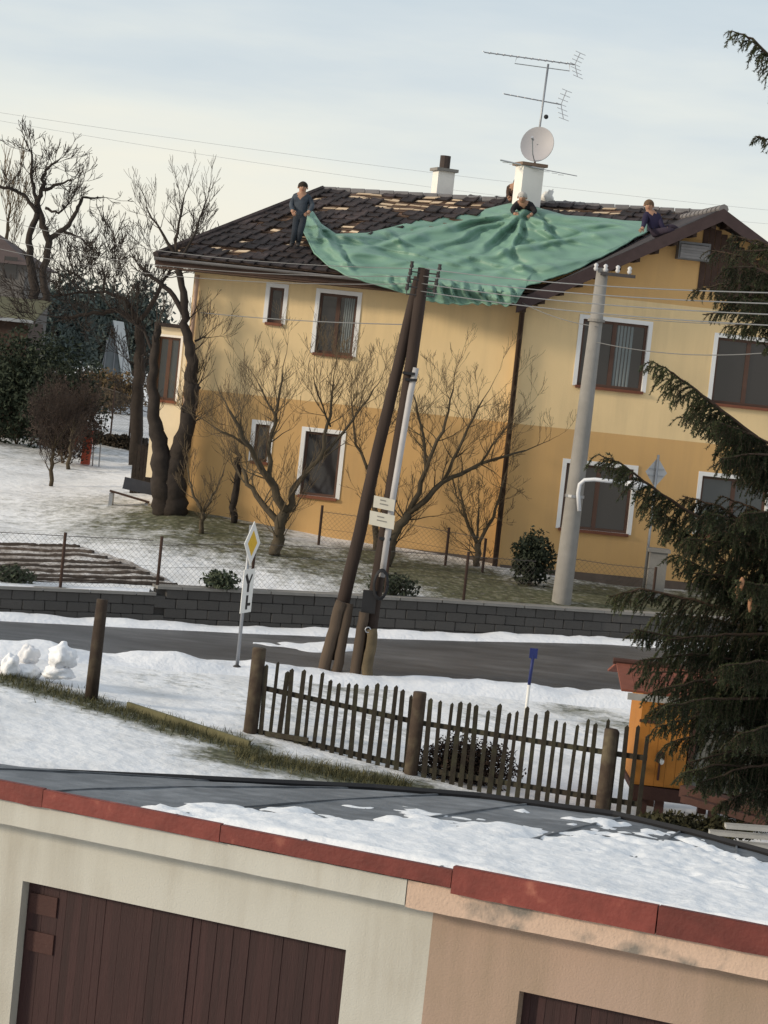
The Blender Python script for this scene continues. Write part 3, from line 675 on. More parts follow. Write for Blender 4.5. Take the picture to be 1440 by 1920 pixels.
# soffit slab edge (fascia), red edge strip, felt roof, snow
FH, RH = .20, .165
def strip(s0, s1, z0, z1, dep, m, name, parent, off=0.0):
    b = MB(); n_ = max(1, int((s1-s0)/.12)); b.grid(lambda a, c: GO+GX*(s0+(s1-s0)*a)+GN*(off+.006*mnoise.noise((a*30, s0, 3)))+Z*(z0+(z1-z0)*c+.008*mnoise.noise((a*22, s0*3+c, 1))), n_, 2)
    b.obb(GO+GX*s0+GN*(off-.012)+Z*z0, GX*(s1-s0), -GN*dep, Z*(z1-z0)); return b.build(name, m, parent)
SST = gs(850, 1650)[0]
strip(-4, SPL-.15, ZGR-RH-FH, ZGR-RH, WOFF+.1, M_gcream, 'fascia', g1, -.03)
M_peel = mat('peeling_peach_fascia', (.48, .35, .27), .95, .14, 3.5, .5, 40, col2=(.17, .15, .13), mix=.55, sharp=.04)
strip(SPL-.14, SPL+4.6, ZGR-RH-FH-.01, ZGR-RH, WOFF+.1, M_peel, 'fascia', g2, -.025)
for k, (a, c) in enumerate(((-4, -1.3), (-1.29, .42), (.43, 2.05), (2.06, SST-.01))):
    strip(a, c, ZGR-RH+.006*k, ZGR-.005*k, .05, M_red, 'edge_sheet', g1, .012+.004*k)
for k, (a, c) in enumerate(((SST, SST+1.6), (SST+1.61, SST+4.7))):
    strip(a, c, ZGR-RH-.025, ZGR+.02, .05, M_red, 'edge_sheet', g2, .035-.004*k)
BK = []
for u, v in ((-420, 1440), (0, 1449), (350, 1464), (700, 1481), (900, 1497), (1150, 1531), (1300, 1566), (1440, 1604), (1600, 1650)):
    d = ray(u, v); t = (-4.28)/d.z; BK.append(CAM+d*t)
bs = [(p-GO).dot(GX) for p in BK]; bd = [-(p-GO).dot(GN) for p in BK]
def roofp(s, c, dz=0):
    dep = float(np.interp(s+2.0*c, bs, bd)) if False else None
    # back point for this along-position: sheared so that the pixel-picked back line is met
    k = (s+4)/(SPL+4.6+4); i = k*(len(BK)-1); j = min(int(i), len(BK)-2); q = BK[j].lerp(BK[j+1], i-j)
    f_ = GO+GX*s+Z*(ZGR-.03)
    p = f_.lerp(q, c); p.z = (ZGR-.03)+(q.z-(ZGR-.03))*(c**1.15)
    return p+Z*dz
b = MB(); b.grid(lambda a, c: roofp(-4+(SPL+8.6)*a, c, .012*mnoise.noise((a*30, c*6, 0))), 70, 16)
rf = b.build('roof', M_felt, g1, True)
b = MB()   # folded dark felt lip at the rear edge
b.tube([p+Z*.02 for p in BK], .045, 6); b.build('rear_lip', M_black, rf)
b = MB()   # lapped felt seams, running across the roof
for k in range(9):
    s_ = -3+k*1.15; b.tube([roofp(s_, c/8, .008) for c in range(9)], .012, 4)
b.build('felt_seams', M_felt, rf)
b = MB()   # rear wall of the garages
for p, q in zip(BK[:-1], BK[1:]): b.face([q-Z*.02, p-Z*.02, Vector((p.x, p.y, -6.8+CZ)), Vector((q.x, q.y, -6.8+CZ))])
b.face([BK[-1]-Z*.05, Vector((BK[-1].x, BK[-1].y, -6.8+CZ)), GO2+GX*(SPL+4.6)+Z*(-6.8+CZ), GO2+GX*(SPL+4.6)+Z*GZT])
b.build('rear_wall', M_conc, g1)
# snow on the garage roof, thick in front and broken towards the back
b = MB(); NU, NV = 260, 80; hh = []
for i in range(NU+1):
    s = -1.8+(SPL+6.3)*i/NU; u_ = np.interp(s, [gs(0,1465)[0], gs(720,1612)[0], gs(1440,1747)[0]], [0, 720, 1440])
    cb = np.interp(u_, [150, 330, 560, 800, 1000, 1440, 1700], [-.30, .12, .46, .68, .76, .76, .76])
    for j in range(NV+1):
        c = .012+j/NV*.95; p = roofp(s, c)
        n1 = mnoise.noise((s*.6, c*4, 2))*.34 + mnoise.noise((s*1.9, c*15, 7))*.34 + mnoise.noise((s*5.5, c*34, 9))*.20
        t = (cb-c)+n1; h = max(-.02, min(.038, t*.16)) + (.022*mnoise.noise((p.x*4, p.y*5, 1)) + .012*mnoise.noise((p.x*11, p.y*13, 1)) if t > .05 else 0)
        h = -.01 if j == 0 else h
        b.v.append(p+Z*(h+.004)); hh.append(t)
for i in range(NU):
    for j in range(NV):
        a = i*(NV+1)+j; q = [a, a+NV+1, a+NV+2, a+1]
        if max(hh[k] for k in q) > 0: b.f.append(q); b.m.append(0)
tag(kind(b.build('snow', mat('melting_snow', (.80, .81, .83), .6, .06, 3, .5, 9, col2=(.60, .62, .65), mix=.64, sharp=.10, spec=.3, dist=.04), smooth=True), 'stuff'), 'melting snow sheet lying on the garage roof', 'snow')

# ------------------------------------------------------------------ PICKET FENCE
M_fence = mat('mossy_fence_wood', (.036, .029, .021), .9, .35, 8, .4, 20, col2=(.045, .045, .025), mix=.58)
M_post = mat('round_fence_post_wood', (.055, .038, .028), .9, .3, 8, .4, 20, col2=(.085, .07, .045), mix=.58)
FB = [P(430, 1392, 35.3), P(470, 1402, 35.0), P(770, 1476, 34.0), P(1135, 1534, 33.0), P(1200, 1545, 32.85)]
FB = [Vector((p.x, p.y, p.z)) for p in FB]
fx = [p.x for p in FB]
def fb(x): return Vector((x, float(np.interp(x, fx, [p.y for p in FB])), float(np.interp(x, fx, [p.z for p in FB]))))
fen = thing('picket_fence', fb(FB[2].x), 'dark mossy wooden picket fence behind the garage roof', 'fence')
for (u, v, tu, tv, rr) in ((465, 1404, 480, 1214, .118), (766, 1478, 773, 1296, .112), (1125, 1538, 1138, 1366, .11)):
    p = P(u, v, fb(P(u, v, 34).x).y); q = P(tu, tv, p.y); b = MB(); q.x = p.x+.02; q.y = p.y
    b.tube([p-Z*.3, p.lerp(q, .5)+Vector((.008, 0, 0)), q-Z*.02, q], [rr, rr*.97, rr*.95, rr*.88], 12); b.build('post', M_post, fen, True)
for h0 in (.30, 1.0):
    b = MB(); seg = [FB[1]+Z*(h0-.03), FB[2]+Z*h0, FB[3]+Z*(h0-.03), FB[4]+Z*(h0-.02)]
    for p, q in zip(seg[:-1], seg[1:]):
        b = MB(); b.beam(p+Vector((0, .05, 0)), q+Vector((0, .05, 0)), .05, .075); b.build('rail', M_fence, fen)
pb = MB(); pm = []
for k in range(4):
    b = MB(); h_ = 1.37; b.v = []; sw = .030+.004*k
    b.prism([(-sw, -.012, 0), (sw, -.012, 0), (sw*.9, -.012, h_-.03), (sw*.2, -.012, h_), (-sw*.8, -.012, h_-.04)], (0, .024, 0)); pm.append(b.mesh('picket', M_fence))
x = FB[1].x+.14
while x < FB[4].x:
    p = fb(x); t_ = rng.gauss(0, .012); s_ = rng.uniform(.93, 1.06)
    inst('picket', rng.choice(pm), Matrix.Translation(p+Vector((0, -.005, .04+rng.uniform(-.03, .02)))) @ Matrix.Rotation(t_, 4, 'Y') @ Matrix.Scale(s_, 4, (0, 0, 1)), fen)
    x += rng.uniform(.132, .158)
b = MB(); b.beam(P(497, 1375, 34.85), P(578, 1388, 34.6), .03, .08); b.build('spare_slat', M_fence, fen)

# old gate post and low edging board
pt_ = G(170, 1312); b = MB(); q = P(192, 1124, pt_.y); b.tube([pt_-Z*.3, pt_.lerp(q, .5), q], [.11, .10, .09], 10)
tag(b.build('wooden_post', M_post, None, True), 'lone round wooden post standing in the grass left of the road sign', 'post')
ed = thing('edging_board', G(240, 1332), 'low mossy timber edging running up to the left end of the picket fence', 'edging')
p, q = G(238, 1330), G(468, 1404)
for k in range(3):
    a, c = p.lerp(q, k/3), p.lerp(q, (k+.985)/3); b = MB(); b.beam(a+Z*.02, c+Z*.02, .06, .20); b.build('plank', mat('mossy_edging_wood', (.13, .12, .065), .95, .3, 6, .4), ed)
# grass blades along the edging and the fence foot
M_grass = mat('winter_grass', (.060, .062, .028), .9, .3, 5, 0, col2=(.11, .10, .05), mix=.5)
b = MB()
for k in range(5200):
    t = rng.random()
    if k < 2600: p = p_ = G_ = None; u = t*470; base = None; uu, vv = u, 1268+u*.289+rng.gauss(0, 7)
    else: uu, vv = 440+t*330, 1414+t*64+rng.gauss(0, 7)
    # fast ground lookup: plane intersection then correction
    d = ray(uu, vv); y = 34.5
    for _ in range(3):
        pp = CAM+d*(y/d.y); zt_ = gz(pp.x, pp.y); y *= (zt_-CZ)/(pp.z-CZ)
    pp = CAM+d*(y/d.y); a = rng.uniform(0, 6.28); l_ = rng.uniform(.04, .13); wv = Vector((math.cos(a), math.sin(a), 0))*.008
    ln = Vector((rng.gauss(0, .05), rng.gauss(0, .05), l_)); b.face([pp-wv-Z*.01, pp+wv-Z*.01, pp+ln])
tag(kind(b.build('grass', M_grass), 'stuff'), 'wet winter grass along the edging and fence foot', 'grass')

# snow lumps left of the post
for (u, v, rx, rz, y, lab, sd, m) in ((115, 1243, .27, .24, 36.4, 'big rolled snowball nearest the lone wooden post', 1, M_snow), (52, 1240, .19, .20, 36.6, 'greyish upper snowball in the middle of the snow lumps', 4, mat('grey_snow', (.66, .66, .68), .7, .08, 5, .4)), (18, 1262, .19, .24, 36.3, 'tall narrow snow lump at the left edge of the picture', 6, M_snow), (50, 1268, .26, .16, 36.5, 'squat snow lump carrying the greyish snowball', 8, M_snow), (108, 1268, .30, .14, 36.4, 'flat snow lump under the big rolled snowball', 9, M_snow)):
    p = P(u, v, y); b = MB(); rx *= .86; rz *= .86
    b.ball(p+Z*rz*.5, (rx, rx*.9, rz), 30, 20, 0, lambda d: 1+.34*mnoise.noise((d.x*1.6+sd, d.y*1.6, d.z*1.6))+.16*mnoise.noise((d.x*3.4, d.y*3.4, d.z*3.4+sd))+.07*mnoise.noise((d.x*5, d.y*5+sd, d.z*5)))
    tag(b.build('snow_lump', m, None, True), lab, 'snow lump', 'snow lumps by the post')

# ------------------------------------------------------------------ TWIN WOODEN POLE
M_pole = mat('tarred_pole_wood', (.036, .024, .019), .85, .35, 7, .5, 12, stretch=(1, 1, .15))
M_stub = mat('weathered_pole_stub', (.085, .062, .045), .9, .3, 7, .5, 14, stretch=(1, 1, .2))
YP = G(640, 1262).y
tp = thing('utility_pole', G(650, 1268), 'dark twin wooden pole meeting in a point, with white cable pipe', 'utility pole')
TOP = P(795, 505, YP)
def logp(u0, v0, u1, v1, r0, r1, m, nm, dy0=0, dy1=0, n_=9):
    p, q = P(u0, v0, YP+dy0), P(u1, v1, YP+dy1); b = MB(); pts = [p.lerp(q, k/n_)+Vector((rng.gauss(0, .008), rng.gauss(0, .008), 0)) for k in range(n_+1)]
    b.tube(pts, [r0+(r1-r0)*k/n_ for k in range(n_+1)], 12); return b.build(nm, m, tp, True)
logp(618, 1235, 785, 520, .135, .10, M_pole, 'pole', 0, .05); rp = logp(684, 1250, 797, 503, .13, .115, M_pole, 'pole', -.12, -.05)
logp(602, 1275, 640, 1128, .12, .11, M_stub, 'stub', -.16, -.2); logp(628, 1272, 655, 1132, .10, .09, M_stub, 'stub', -.22, -.2)
logp(662, 1285, 683, 1148, .11, .10, M_stub, 'stub', -.28, -.3); logp(686, 1288, 699, 1180, .11, .10, mat('lichened_stub', (.13, .10, .06), .9, .3, 7, .5), 'stub', -.36, -.36)
b = MB(); b.tube([P(780, 690, YP-.16), P(770, 735, YP-.2), P(738, 925, YP-.22), P(716, 1082, YP-.25)], .06, 9); b.build('cable_pipe', mat('pale_grey_pipe', (.42, .405, .405), .6, .08, 5, .05), tp, True)
for u, v in ((772, 712), (724, 1010), (768, 700)):
    b = MB(); c = P(u, v, YP-.17); b.beam(c-Vector((.13, 0, 0)), c+Vector((.1, 0, 0)), .2, .05); b.build('clamp', M_black, tp)
M_plate = mat('cream_notice_plate', (.55, .52, .44), .6, .08, 6, .05)
for (u, v, wd, hg) in ((720, 944, .40, .22), (716, 975, .48, .26)):
    b = MB(); c = P(u, v, YP-.36); sd = Vector((.985, -.12, -.10)); b.obb(c-sd*wd/2-Z*hg/2, sd*wd, Vector((0, .012, 0)), Z*hg); pl_ = b.build('notice_plate', M_plate, tp)
    b = MB()
    for k in range(2): b.obb(c-sd*wd*.2-Z*(.03-.07*k)-Vector((0, .004, 0)), sd*wd*(.4-.12*k), Vector((0, .003, 0)), Z*.022)
    b.build('print_line', mat('faded_print', (.22, .21, .19), .7, .1, 6, 0), pl_)
b = MB()
for k in range(9):
    rr = .17-.012*(k % 3); c = P(714, 1096, YP-.34-.012*k); b.tube([c+Vector((math.cos(a)*rr*.8, 0, math.sin(a)*rr*1.7)) for a in [i/20*2*math.pi for i in range(21)]], .016, 5)
b.build('cable_coil', M_black, tp, True)
b = MB(); c = P(692, 1128, YP-.25); b.box(c, (.26, .16, .42)); b.build('junction_box', M_black, tp)
b = MB(); c = P(690, 1181, YP-.42); b.tube([c+Vector((math.cos(a)*.05, 0, math.sin(a)*.05)) for a in [i/12*2*math.pi for i in range(13)]], .012, 5); b.build('ring_bolt', M_metal, tp)
M_ins = mat('insulator_porcelain', (.55, .55, .56), .3, .05, 5, 0); M_hook = mat('dark_iron', (.05, .045, .045), .7, .2, 5, 0)
AW = []
for k in range(4):
    v = 512+k*14; c = P(797-k*3, v, YP-.12)
    for sg in (-1, 1):
        e_ = c+Vector((sg*.26, -.05, .05)); b = MB(); b.tube([c+Vector((sg*.08, -.02, 0)), e_-Z*.05, e_+Z*.03], .014, 5); h_ = b.build('insulator_hook', M_hook, tp)
        b = MB(); b.tube([e_+Z*.02, e_+Z*.06, e_+Z*.09, e_+Z*.14], [.03, .042, .028, .035], 8); b.build('insulator', M_hook if sg < 0 else MATS['dark_iron'], h_)
    AW.append(c+Vector((0, -.06, .08)))
# ------------------------------------------------------------------ CONCRETE POLE with lamp
YC = 49.6; cb_ = P(1051, 1142, YC); ct_ = P(1121, 502, YC); ct_.x = cb_.x+.10; ct_.y = YC
cp = thing('street_lamp_pole', cb_, 'tapering grey concrete pole with white lamp arm before the house wing', 'street lamp')
b = MB(); b.tube([cb_-Z*.6, cb_, cb_.lerp(ct_, .5), ct_], [.225, .222, .18, .13], 16); b.build('shaft', M_conc, cp, True)
b = MB(); b.beam(ct_-Vector((.05, .14, .12)), ct_+Vector((.72, -.14, -.12)), .07, .07); b.build('crossarm', M_hook, cp)
for k, dx_ in enumerate((-.16, .05, .32, .58)):
    b = MB(); c = ct_+Vector((dx_, -.14, -.08)); b.tube([c, c+Z*.05, c+Z*.09, c+Z*.13, c+Z*.17], [.03, .055, .035, .055, .02], 10); b.build('insulator', M_ins, cp, True)
a0 = P(1086, 958, YC-.26); b = MB(); b.tube([a0, P(1084, 925, YC-.27), P(1087, 908, YC-.3), P(1096, 900, YC-.32), P(1115, 899, YC-.35), P(1178, 906, YC-.5)], .045, 8); b.build('lamp_arm', mat('white_lamp_arm', (.66, .67, .70), .45, .06, 5, 0), cp, True)
b = MB(); c = P(1192, 909, YC-.55); b.ball(c, (.26, .15, .09), 14, 8); lh = b.build('lamp_head', MATS['white_lamp_arm'], cp, True)
b = MB(); b.ball(c-Z*.06, (.20, .11, .07), 12, 7); b.build('lamp_lens', mat('lamp_lens', (.5, .52, .52), .2, .05, 5, 0), lh, True)
for v in (600, 930):
    p = P(1110 if v < 700 else 1075, v, YC); q = cb_.lerp(ct_, (p.z-cb_.z)/(ct_.z-cb_.z)); b = MB(); b.tube([q-Z*.03, q+Z*.03], .19 if v < 700 else .22, 16); b.build('band_clamp', M_conc if v < 700 else M_metal, cp)

# ------------------------------------------------------------------ WIRES
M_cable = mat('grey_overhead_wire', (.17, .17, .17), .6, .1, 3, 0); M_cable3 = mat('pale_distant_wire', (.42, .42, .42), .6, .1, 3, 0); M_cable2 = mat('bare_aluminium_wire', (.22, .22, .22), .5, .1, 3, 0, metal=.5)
def wire(p, q, sag, r, m, label, n_=18):
    b = MB(); b.tube([p.lerp(q, k/n_)-Z*sag*4*(k/n_)*(1-k/n_) for k in range(n_+1)], r, 5)
    return tag(b.build('overhead_wire', m, None, True), label, 'wire', 'overhead wires')
LW = ('highest', 'middle', 'lowest'); ordn = ('highest', 'second highest', 'third highest', 'lowest')
for k in range(4):
    q = P(1620, 552+k*22, 24.5)
    wire(AW[k], q, .10, .0085, M_cable2, f'{ordn[k]} of the four wires leading right from the twin pole across the spruce')
    if k == 3: continue
    q = P(-60, [395, 432, 452, 548][k], 60)
    wire(AW[k], q, .35, .007, M_cable, f'{LW[k]} of the three wires leading left from the twin pole past the house')
wire(P(965, 560, 53), ct_.lerp(cb_, .17)+Vector((0, -.2, 0)), .1, .010, M_cable, 'short dark cable from the wing eave to the concrete pole')
wire(ct_.lerp(cb_, .215)+Vector((.05, -.2, 0)), P(1560, 645, 44), .25, .010, M_cable, 'dark cable crossing the right upper window from the concrete pole')
wire(ct_.lerp(cb_, .135)+Vector((.05, -.2, 0)), P(1560, 606, 44), .10, .008, M_cable, 'thin upper cable crossing the cream wing wall from the concrete pole')
wire(P(376, 586, 54.4), TOP-Z*1.05+Vector((-.1, -.1, 0)), .05, .010, M_cable, 'thin service cable crossing the upper windows to the twin pole')
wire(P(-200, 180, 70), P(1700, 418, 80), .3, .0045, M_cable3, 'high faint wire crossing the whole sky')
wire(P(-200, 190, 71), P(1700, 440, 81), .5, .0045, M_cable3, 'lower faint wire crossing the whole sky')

# ------------------------------------------------------------------ ROAD SIGNS, marker stake
M_sw = mat('sign_white', (.74, .73, .70), .5, .06, 6, .03); M_sy = mat('sign_yellow', (.68, .42, .04), .5, .06, 6, .03); M_sk = mat('sign_black', (.03, .028, .028), .5, .1, 6, 0)
sp = G(443, 1262); sg = thing('road_sign', sp, 'yellow and white priority road diamond with route plate on a grey post', 'road sign')
st_ = Vector((sp.x, sp.y, P(470, 985, sp.y).z)); b = MB(); b.tube([sp-Z*.05, st_], .034, 9); b.build('post', M_metal, sg, True)
b = MB(); b.tube([sp-Z*.02, sp+Z*.08, sp+Z*.14], [.13, .12, .05], 12); b.build('foot', M_hook, sg)
SX = Vector((.36, .93, 0)).normalized(); SNm = Vector((SX.y, -SX.x, 0))      # the plates face along the road, seen at an angle
dc = Vector((sp.x, sp.y, P(469, 1018, sp.y).z))+SNm*.05
def diamond(h, w_, d, th_, m, nm, par): 
    b = MB(); c = dc+SNm*d; b.prism([c+SX*w_, c+Z*h, c-SX*w_, c-Z*h], SNm*th_); return b.build(nm, m, par)
pl_ = diamond(.40, .34, 0, .012, M_sw, 'diamond_plate', sg); diamond(.235, .20, .012, .004, M_sy, 'yellow_field', pl_)
pc = Vector((sp.x, sp.y, P(457, 1107, sp.y).z))+SNm*.05; b = MB(); w_, h_ = .46, .80
b.obb(pc-SX*w_/2-Z*h_/2, SX*w_, SNm*.012, Z*h_); pp_ = b.build('route_plate', M_sw, sg)
def stroke(pts, wd):
    b = MB()
    for (x0, z0), (x1, z1) in zip(pts[:-1], pts[1:]): b.beam(pc+SNm*.015+SX*x0+Z*z0, pc+SNm*.015+SX*x1+Z*z1, .006, wd, up=SX if abs(x1-x0) < abs(z1-z0) else Z)
    return b
def stroke2(pts, wd):
    b = MB()
    for k, ((x0, z0), (x1, z1)) in enumerate(zip(pts[:-1], pts[1:])):
        d = Vector((x1-x0, z1-z0)).normalized(); n_ = Vector((-d.y, d.x))*wd/2
        b.prism([pc+SNm*(.0125+.0006*k)+SX*(x+n_.x*s)+Z*(z+n_.y*s) for x, z, s in ((x0, z0, 1), (x1, z1, 1), (x1, z1, -1), (x0, z0, -1))], SNm*.004)
    return b
stroke2([(-.13, .30), (0, .13), (0, -.02)], .085).build('route_line', M_sk, pp_); stroke2([(.13, .30), (.02, .14)], .05).build('route_line', M_sk, pp_)
stroke2([(0, -.08), (0, -.34)], .085).build('route_line', M_sk, pp_); stroke2([(.02, -.25), (.16, -.25)], .05).build('route_line', M_sk, pp_)
s2p = G(1214, 1112, 50); sg2 = thing('road_sign', s2p, 'back of a diamond road sign on a pole beside the spruce', 'road sign'); s2p.y -= .3
c = P(1231, 886, s2p.y); b = MB(); b.tube([Vector((c.x, c.y+.0, s2p.z-.3)), Vector((c.x, c.y, c.z+.42))], .032, 8); b.build('post', M_metal, sg2, True)
b = MB(); cc = c-Vector((0, -.05, 0)); X2 = Vector((.9, .42, 0)); b.prism([cc+X2*.30, cc+Z*.36, cc-X2*.30, cc-Z*.36], Vector((0, .012, 0))); b.build('diamond_plate', mat('sign_back_aluminium', (.46, .46, .47), .5, .1, 5, 0, metal=.3), sg2)
b = MB(); b.beam(cc-X2*.2+Vector((0, -.015, .08)), cc+X2*.2+Vector((0, -.015, .08)), .02, .03); b.beam(cc-X2*.2+Vector((0, -.015, -.08)), cc+X2*.2+Vector((0, -.015, -.08)), .02, .03); b.build('back_brackets', M_metal, sg2)
mp_ = G(985, 1345); mk = thing('marker_stake', mp_, 'leaning marker stake with blue head and white lower half in the snow verge', 'marker')
a, m_, t_ = mp_, P(992, 1284, mp_.y), P(1000, 1228, mp_.y); b = MB(); b.tube([a-Z*.1, m_], .03, 8); b.build('white_section', M_sw, mk, True)
M_blue = mat('dark_blue_paint', (.02, .03, .13), .5, .15, 5, 0); b = MB(); b.tube([m_, t_], .03, 8); b.build('blue_section', M_blue, mk, True)
b = MB(); b.box(t_+Z*.03, (.14, .05, .18)); b.build('blue_plate', M_blue, mk)
# ------------------------------------------------------------------ GREEN TARPAULIN
M_tarp = mat('green_tarpaulin', (.150, .268, .208), .5, .10, 2, .10, 10, spec=.35)
TT = [(548, 392), (566, 390), (587, 397), (602, 420), (630, 439), (690, 437), (740, 425), (790, 411), (840, 402), (900, 395), (945, 384), (975, 378), (1003, 388), (1060, 404), (1120, 408), (1170, 414), (1214, 416)]
TBm = [(549, 396), (556, 412), (572, 440), (590, 474), (618, 500), (660, 520), (715, 536), (770, 552), (812, 566), (860, 570), (905, 569), (945, 572), (966, 568), (986, 536), (1070, 510), (1150, 470), (1213, 434)]
def crv(pts, t):
    i = t*(len(pts)-1); j = min(int(i), len(pts)-2); k = i-j
    return pts[j][0]+(pts[j+1][0]-pts[j][0])*k, pts[j][1]+(pts[j+1][1]-pts[j][1])*k
SP0 = EL; SPN = SN
CREASE = [(690, 470, 960, 402, .30, 7), (760, 442, 900, 412, .22, 5), (800, 500, 1190, 432, .30, 7), (850, 530, 1120, 486, .22, 8), (640, 470, 800, 500, .20, 9), (985, 400, 900, 470, .30, 6), (985, 400, 960, 470, .26, 6), (990, 400, 1040, 450, .28, 6), (1000, 398, 1130, 415, .22, 5), (975, 400, 860, 425, .24, 5), (980, 402, 800, 470, .22, 6), (570, 405, 640, 490, .30, 6), (590, 420, 700, 470, .20, 6), (700, 520, 980, 545, .16, 7), (880, 545, 960, 565, .18, 5), (820, 545, 850, 568, .2, 5), (1060, 425, 1200, 424, .16, 5), (930, 470, 1010, 530, .16, 8), (720, 430, 760, 470, .16, 6), (620, 450, 660, 510, .2, 5)] + [(735+k*27, 528+k*2.2, 752+k*27, 566+k*1.0, .26, 4.5) for k in range(9)]
def tarp_pt(a, c):
    x0, y0 = crv(TT, a); x1, y1 = crv(TBm, a); x, y = x0+(x1-x0)*c, y0+(y1-y0)*c
    edge = min(1, min(a, 1-a)*9, c*7, (1-c)*7)
    n1 = mnoise.noise((x*.009+y*.006, y*.040-x*.006, 3)); n2 = mnoise.noise((x*.035+y*.03, y*.08-x*.012, 8))
    y += (3.0*mnoise.noise((x*.05, 1, 2)) if c > .97 else 0) + (5*mnoise.noise((x*.09, 5, 2)) if c > .9 and 780 < x < 970 else 0)
    p = PP(x, y, SP0, SPN)
    if (p-HO).dot(HN) > OV+.10: p = PP(x, y, HO+HN*(OV+.24), HN)
    fold = max(0, 1-math.sqrt(n1*n1+.006)*2.2)**2*.12
    wx, wy = x+9*mnoise.noise((x*.02, y*.05, 21)), y+7*mnoise.noise((x*.018, y*.04, 31))
    for (x0_, y0_, x1_, y1_, am_, wd__) in CREASE:
        ex, ey = x1_-x0_, y1_-y0_; L2 = ex*ex+ey*ey; t_ = ((wx-x0_)*ex+(wy-y0_)*ey)/L2; tc_ = max(0, min(1, t_)); dd_ = ((wx-x0_)*ey-(wy-y0_)*ex)/math.sqrt(L2)
        fall = math.exp(-max(0, abs(t_-.5)-.5)**2*60)*math.sin(math.pi*(.1+.8*tc_))
        fold += am_*fall*(math.exp(-(dd_/wd__)**2) - .55*math.exp(-((dd_-wd__*1.3)/(wd__*.8))**2))
    dx_, dy_ = (x-985)/75, (y-405)/26; rr = math.hypot(dx_, dy_); ang = math.atan2(dy_, dx_)
    fold += .11*math.exp(-rr*.9)*math.sin(ang*9+n1*3)*min(1, rr*1.5)                # folds radiating from the man's grip
    long_ = mnoise.noise((x*.006+y*.004, y*.055-x*.011, 15)); fold += max(0, 1-math.sqrt(long_*long_+.004)*3)**2*.13
    lift = .33 + .50*math.exp(-(dx_**2+dy_**2)) + max(0, (x-900)/310)*1.2 + .3*math.exp(-((x-560)/40)**2)
    d = (CAM-p).normalized(); return p + d*(lift + (fold+.015*n2)*(.35+.65*edge)) + Z*(fold*.22*edge)
b = MB(); b.grid(tarp_pt, 300, 84); tp_ = b.build('tarpaulin', M_tarp, None, True)
b = MB(); b.tube([tarp_pt(k/160, 1.0) for k in range(161)], .022, 6); b.build('hem', M_tarp, tp_, True)
sm = tp_.modifiers.new('thick', 'SOLIDIFY'); sm.thickness = .012
tag(tp_, 'wrinkled green tarpaulin pulled over the stripped house roof', 'tarpaulin')

